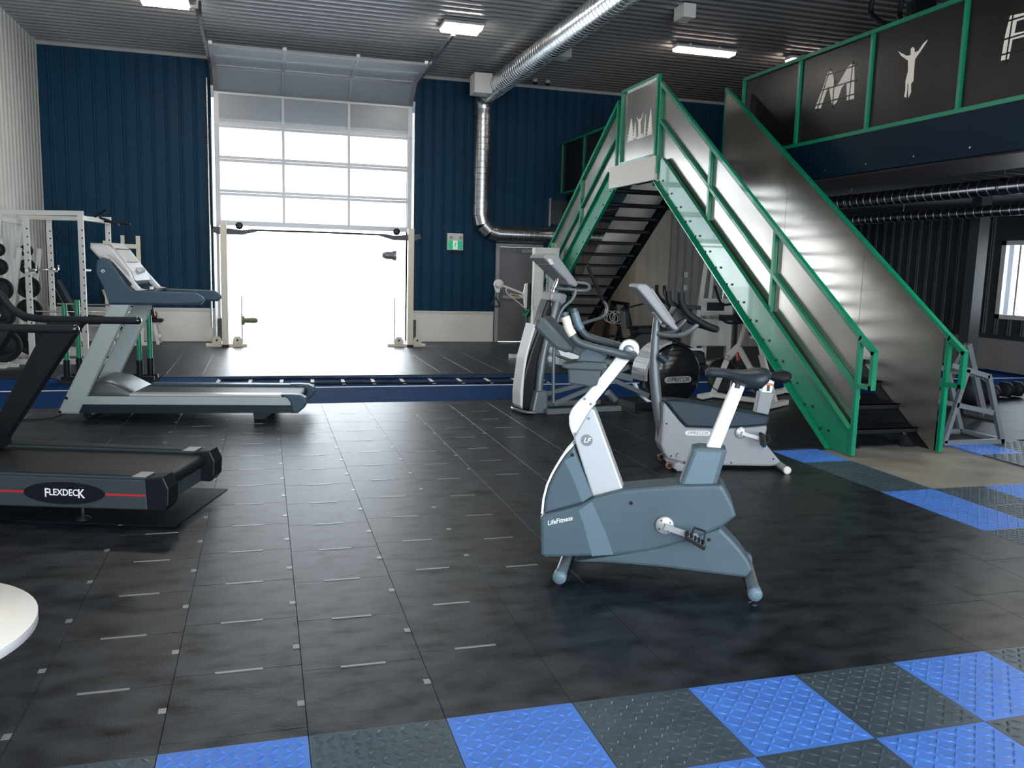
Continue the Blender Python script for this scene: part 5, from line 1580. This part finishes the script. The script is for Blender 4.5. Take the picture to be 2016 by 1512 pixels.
# ================================================================== SPIN BIKES
def spin_bike(label, loc, rz):
    o = thing('spin_bike', label, 'exercise bike', loc, rz, 'spin bikes')
    MB().box(-0.52, -0.44, -0.28, 0.28, 0.02, 0.08).build('front_foot', 'rack_white', o)
    MB().box(0.44, 0.52, -0.26, 0.26, 0.02, 0.08).build('rear_foot', 'rack_white', o)
    MB().bar((-0.48, 0, 0.06), (0.48, 0, 0.06), 0.06, 0.06).build('base_beam', 'rack_white', o)
    MB().bar((-0.42, 0, 0.08), (-0.22, 0, 0.62), 0.06, 0.08).build('fork', 'rack_white', o)
    MB().bar((-0.24, 0, 0.58), (-0.10, 0, 0.74), 0.06, 0.09).build('head_joint', 'rack_white', o)
    MB().bar((-0.12, 0, 0.70), (-0.02, 0, 1.05), 0.045, 0.05).build('handle_post', 'cream_paint', o)
    MB().bar((-0.10, 0, 0.72), (0.26, 0, 0.22), 0.05, 0.06).build('down_tube', 'rack_white', o)
    MB().bar((0.44, 0, 0.07), (0.22, 0, 0.66), 0.06, 0.07).build('seat_tube', 'rack_white', o)
    MB().bar((0.25, 0, 0.60), (0.17, 0, 0.86), 0.04, 0.045).build('seat_post', 'machine_white', o)
    MB().box(0.06, 0.26, -0.02, 0.02, 0.86, 0.89).build('seat_slider', 'machine_white', o)
    seat('seat', o, 0.03, 0.30, 0.945, 0.10, 'black_rubber')
    hb = MB().tube([(-0.30, -0.20, 1.13), (-0.20, -0.21, 1.06), (-0.06, -0.20, 1.06), (-0.02, -0.08, 1.07), (-0.02, 0.08, 1.07), (-0.06, 0.20, 1.06), (-0.20, 0.21, 1.06), (-0.30, 0.20, 1.13)], 0.016, 10, 4).build('handlebar', 'black_rubber', o)
    fw = MB().lathe([(0.02, -0.02), (0.20, -0.02), (0.21, -0.03), (0.235, -0.03), (0.235, 0.03), (0.21, 0.03), (0.20, 0.02), (0.02, 0.02)], (-0.30, 0, 0.34), 'y', 36).build('flywheel', 'dark_steel', o)
    MB().cyl((-0.30, -0.05, 0.34), (-0.30, 0.05, 0.34), 0.03, 14).build('hub', 'chrome', fw)
    MB().cyl((-0.10, -0.03, 0.66), (-0.05, -0.09, 0.56), 0.018, 10).build('resistance_knob', 'red', o)
    crank_set(o, 0.10, 0.32, 0.06, 0.07, 0.16, R(-60), 'chrome', 'dark_steel', 0.08, False, 0)
    return o


spin_bike('white framed spin bike standing between the silver bike and the stair stringer', (6.05, 9.75, 0), R(-58))
spin_bike('white framed spin bike half hidden under the lower stair stringer', (7.35, 10.0, 0), R(-58))

# black recumbent bike behind
rb = thing('recumbent_bike', 'black recumbent bike with curved arm bars in the shade behind the silver bike', 'exercise bike', (6.65, 13.25, 0), R(-8))
MB().prism([(-0.75, 0.10), (-0.70, 0.50), (-0.45, 0.68), (-0.10, 0.62), (0.65, 0.32), (0.70, 0.10)], -0.18, 0.18, 0.04).build('body_shell', 'black_plastic', rb)
MB().prism([(-0.05, 0.62), (0.02, 1.05), (0.22, 1.05), (0.25, 0.50)], -0.07, 0.07, 0.02).build('mast', 'black_plastic', rb)
MB().prism([(-0.62, 0.66), (-0.55, 0.74), (-0.10, 0.76), (-0.02, 0.68), (-0.10, 0.62), (-0.5, 0.62)], -0.20, 0.20, 0.03).build('seat_pad', 'black_rubber', rb)
MB().prism([(-0.78, 0.72), (-0.70, 0.70), (-0.72, 1.02), (-0.80, 1.0)], -0.19, 0.19, 0.03).build('seat_back', 'black_rubber', rb)
for sd in (-1, 1):
    MB().tube([(-0.15, sd * 0.2, 1.45), (-0.12, sd * 0.22, 1.28), (0.05, sd * 0.22, 1.14), (0.35, sd * 0.2, 1.03)], 0.03, 12, 4).build('arm_bar', 'black_rubber', rb)
    for x in (-0.65, 0.6):
        MB().cyl((x, sd * 0.22, 0.0), (x, sd * 0.22, 0.12), 0.03, 12).build('foot', 'black_plastic', rb)
MB().box(-0.72, 0.68, -0.25, 0.25, 0.06, 0.12).build('base', 'black_plastic', rb)
MB().box(0.05, 0.55, -0.12, 0.12, 1.05, 1.12).build('console', 'black_plastic', rb)
MB().box(-0.05, 0.6, -0.185, -0.18, 0.36, 0.40).build('trim_strip', 'silver_paint', rb)

# white leg machine tower behind
wt = thing('smith_machine', 'pale angled weight machine tower in front of the grey partition', 'weight machine', (7.75, 13.9, 0))
MB().bar((-0.25, 0, 0.0), (-0.05, 0, 2.15), 0.08, 0.09).build('upright', 'rack_white', wt)
MB().bar((0.10, 0.2, 0.0), (0.20, 0.2, 2.15), 0.07, 0.07).build('upright', 'rack_white', wt)
MB().bar((0.55, 0.1, 0.0), (0.50, 0.1, 2.15), 0.08, 0.09).build('upright', 'rack_white', wt)
MB().box(-0.08, 0.55, -0.04, 0.25, 2.10, 2.18).build('top_beam', 'rack_white', wt)
MB().box(-0.25, 0.60, -0.05, 0.30, 0.0, 0.06).build('base', 'rack_white', wt)
MB().box(-0.10, 0.50, -0.02, 0.10, 0.9, 1.22).build('stack_cover', 'rack_white', wt)
MB().box(0.0, 0.35, -0.03, -0.02, 1.0, 1.15).build('instruction_plate', 'screen', wt)
MB().prism([(-0.18, 0.85), (0.50, 0.85), (0.46, 0.35), (-0.22, 0.35)], 0.0, 0.10, 0.01).build('lower_guard', 'rack_white', wt)
MB().cyl((0.35, 0.05, 1.2), (0.35, 0.05, 2.1), 0.008, 8).build('cable', 'chrome', wt)
hb_ = thing('dip_handle_station', 'black bent handlebar station in front of the pale weight tower', 'weight machine', (7.85, 13.2, 0))
MB().tube([(-0.35, 0, 1.46), (-0.22, 0, 1.18), (-0.1, 0, 1.14), (0.3, 0, 1.22), (0.6, 0, 1.30)], 0.022, 10, 4).build('handlebar', 'black_rubber', hb_)
MB().bar((0.1, 0, 1.16), (0.1, 0, 0.0), 0.06, 0.06).build('post', 'black_plastic', hb_)
MB().box(-0.2, 0.45, -0.25, 0.25, 0.0, 0.06).build('base', 'black_plastic', hb_)
MB().box(-0.20, 0.42, -0.06, 0.06, 0.86, 0.96).build('rest_pad', 'black_rubber', hb_)

# black A-frame rack with coiled cables seen beneath the far flight
ra = thing('accessory_rack', 'black A-frame rack hung with coiled white cables beneath the far stairs', 'rack', (6.65, 15.3, 0))
for y in (-0.3, 0.3):
    MB().bar((-0.28, y, 0.0), (0, y, 1.05), 0.05, 0.06).build('leg', 'black_plastic', ra)
    MB().bar((0.28, y, 0.0), (0, y, 1.05), 0.05, 0.06).build('leg', 'black_plastic', ra)
    MB().bar((-0.18, y, 0.38), (0.18, y, 0.38), 0.04, 0.04).build('cross_bar', 'black_plastic', ra)
MB().bar((0, -0.4, 1.05), (0, 0.4, 1.05), 0.06, 0.06, (1, 0, 0)).build('ridge_bar', 'black_plastic', ra)
MB().bar((-0.1, -0.3, 0.95), (0.55, -0.3, 1.10), 0.03, 0.03).build('peg', 'black_plastic', ra)
for k in range(4):
    MB().ring((-0.18 - 0.06 * k, -0.36, 0.78 + 0.03 * (k % 2)), (0.4, 1, 0), 0.11, 0.10, 0.015, 24).build('coil', 'rack_white', ra)

# ================================================================== RIGHT SIDE
ar = thing('plate_rack_frame', 'grey steel A-frame rack standing right of the stair foot', 'rack', (7.0, 6.95, 0))
c0 = 0.02
dd = 0.55
for y in (0.0, dd):
    MB().bar((-0.31, y, 0.03), (-0.105, y, 0.79), 0.045, 0.045).build('leg', 'pewter', ar)
    MB().bar((0.445, y, 0.0), (0.165, y, 0.73), 0.045, 0.05).build('leg', 'pewter', ar)
    MB().bar((-0.32, y, 0.835), (0.17, y, 0.715), 0.045, 0.05).build('top_bar', 'pewter', ar)
    MB().bar((-0.21, y, 0.425), (0.27, y, 0.335), 0.045, 0.05).build('shelf_bar', 'pewter', ar)
    MB().bar((-0.32, y, 0.03), (0.45, y, 0.025), 0.045, 0.05).build('base_bar', 'pewter', ar)
for p in ((0.165, 0.71), (0.44, 0.03), (-0.30, 0.03)):
    MB().bar((p[0], 0, p[1]), (p[0], dd, p[1]), 0.045, 0.045, (0, 0, 1)).build('cross_tie', 'pewter', ar)
o = tag(MB().lathe([(0.02, 0.004), (0.10, 0.02), (0.16, 0.07), (0.19, 0.14), (0.20, 0.20), (0.19, 0.26), (0.16, 0.33), (0.10, 0.38), (0.02, 0.396)], (0, 0, 0), 'z', 28).build('medicine_ball', 'black_rubber'), 'large black ball on the floor behind the grey A-frame rack', 'ball')
o.location = (9.25, 9.2, 0)


def dumbbell(label, loc, rz, s=1.0):
    o = thing('dumbbell', label, 'dumbbell', loc, rz, 'dumbbells by the turf')
    r = 0.075 * s
    for sd in (-1, 1):
        MB().lathe([(0.02, sd * 0.07), (r * 0.9, sd * 0.07), (r, sd * 0.085), (r, sd * 0.17), (r * 0.85, sd * 0.185), (0.02, sd * 0.185)], (0, 0, r), 'x', 6).build('head', 'black_rubber', o)
    MB().cyl((-0.08, 0, r), (0.08, 0, r), 0.017, 12).build('handle', 'chrome', o)
    return o


dumbbell('black dumbbell with chrome handle, the nearest of the pair beside the turf', (9.85, 9.5, 0), R(25), 1.5)
dumbbell('black dumbbell with chrome handle at the right edge beside the turf', (10.5, 9.75, 0), R(10), 1.6)
dumbbell('black dumbbell behind the other two on the turf edge', (10.15, 10.05, 0), R(-20), 1.4)
fr_ = thing('leaning_frame', 'dark slanted steel stand behind the grey A-frame rack', 'stand', (8.2, 8.3, 0))
MB().bar((0.0, 0, 0.92), (0.37, 0, 0.0), 0.06, 0.07).build('brace', 'pewter', fr_)
MB().bar((0.0, 0, 0.92), (-0.05, 0.40, 0.0), 0.05, 0.06).build('strut', 'post_dark', fr_)
MB().bar((0.36, -0.2, 0.03), (0.36, 0.3, 0.03), 0.06, 0.06, (0, 0, 1)).build('foot', 'post_dark', fr_)

# equipment on the mezzanine, tops showing above the railing
mb_ = thing('exercise_bike', 'black upright bike on the mezzanine, only its handlebars showing above the railing', 'exercise bike', (8.2, 9.95, ZM), R(85))
MB().prism([(-0.5, 0.1), (-0.45, 0.55), (0.1, 0.6), (0.45, 0.35), (0.5, 0.1)], -0.10, 0.10, 0.03).build('body_shell', 'black_plastic', mb_)
MB().bar((-0.35, 0, 0.55), (-0.20, 0, 1.55), 0.08, 0.08).build('mast', 'dark_steel', mb_)
MB().bar((0.30, 0, 0.5), (0.36, 0, 1.0), 0.05, 0.06).build('seat_post', 'dark_steel', mb_)
seat('seat', mb_, 0.20, 0.50, 1.06, 0.12, 'black_rubber')
for sd in (-1, 1):
    MB().tube([(0.35, sd * 0.22, 2.15), (0.38, sd * 0.22, 1.95), (0.20, sd * 0.18, 1.78), (-0.1, sd * 0.1, 1.58), (-0.2, 0, 1.52)], 0.035, 12, 4).build('handlebar', 'black_rubber', mb_)
    MB().box(-0.5 * 1, 0.5, sd * 0.2 - 0.03, sd * 0.2 + 0.03, 0.0, 0.06).build('foot', 'black_plastic', mb_)
MB().box(-0.46, 0.46, -0.22, 0.22, 0.04, 0.12).build('base', 'black_plastic', mb_)
MB().prism([(-0.35, 1.55), (-0.30, 1.85), (-0.45, 1.9), (-0.5, 1.65)], -0.18, 0.18, 0.03).build('console', 'black_plastic', mb_)

# ================================================================== ROUND TABLE
tb = thing('round_table', 'small round white table cut by the left edge in the foreground', 'table', (-0.975, 2.385, 0))
MB().lathe([(0.02, 0.722), (0.378, 0.722), (0.382, 0.724), (0.382, 0.7485)], (0, 0, 0), 'z', 64).build('table_edge', 'table_edge', tb)
MB().lathe([(0.382, 0.7485), (0.380, 0.750), (0.02, 0.750)], (0, 0, 0), 'z', 64).build('table_top', 'table_white', tb)
MB().cyl((0, 0, 0.02), (0, 0, 0.722), 0.035, 20).build('pedestal', 'chrome', tb)
MB().lathe([(0.26, 0.002), (0.26, 0.012), (0.12, 0.025), (0.04, 0.04)], (0, 0, 0), 'z', 36).build('base', 'chrome', tb)
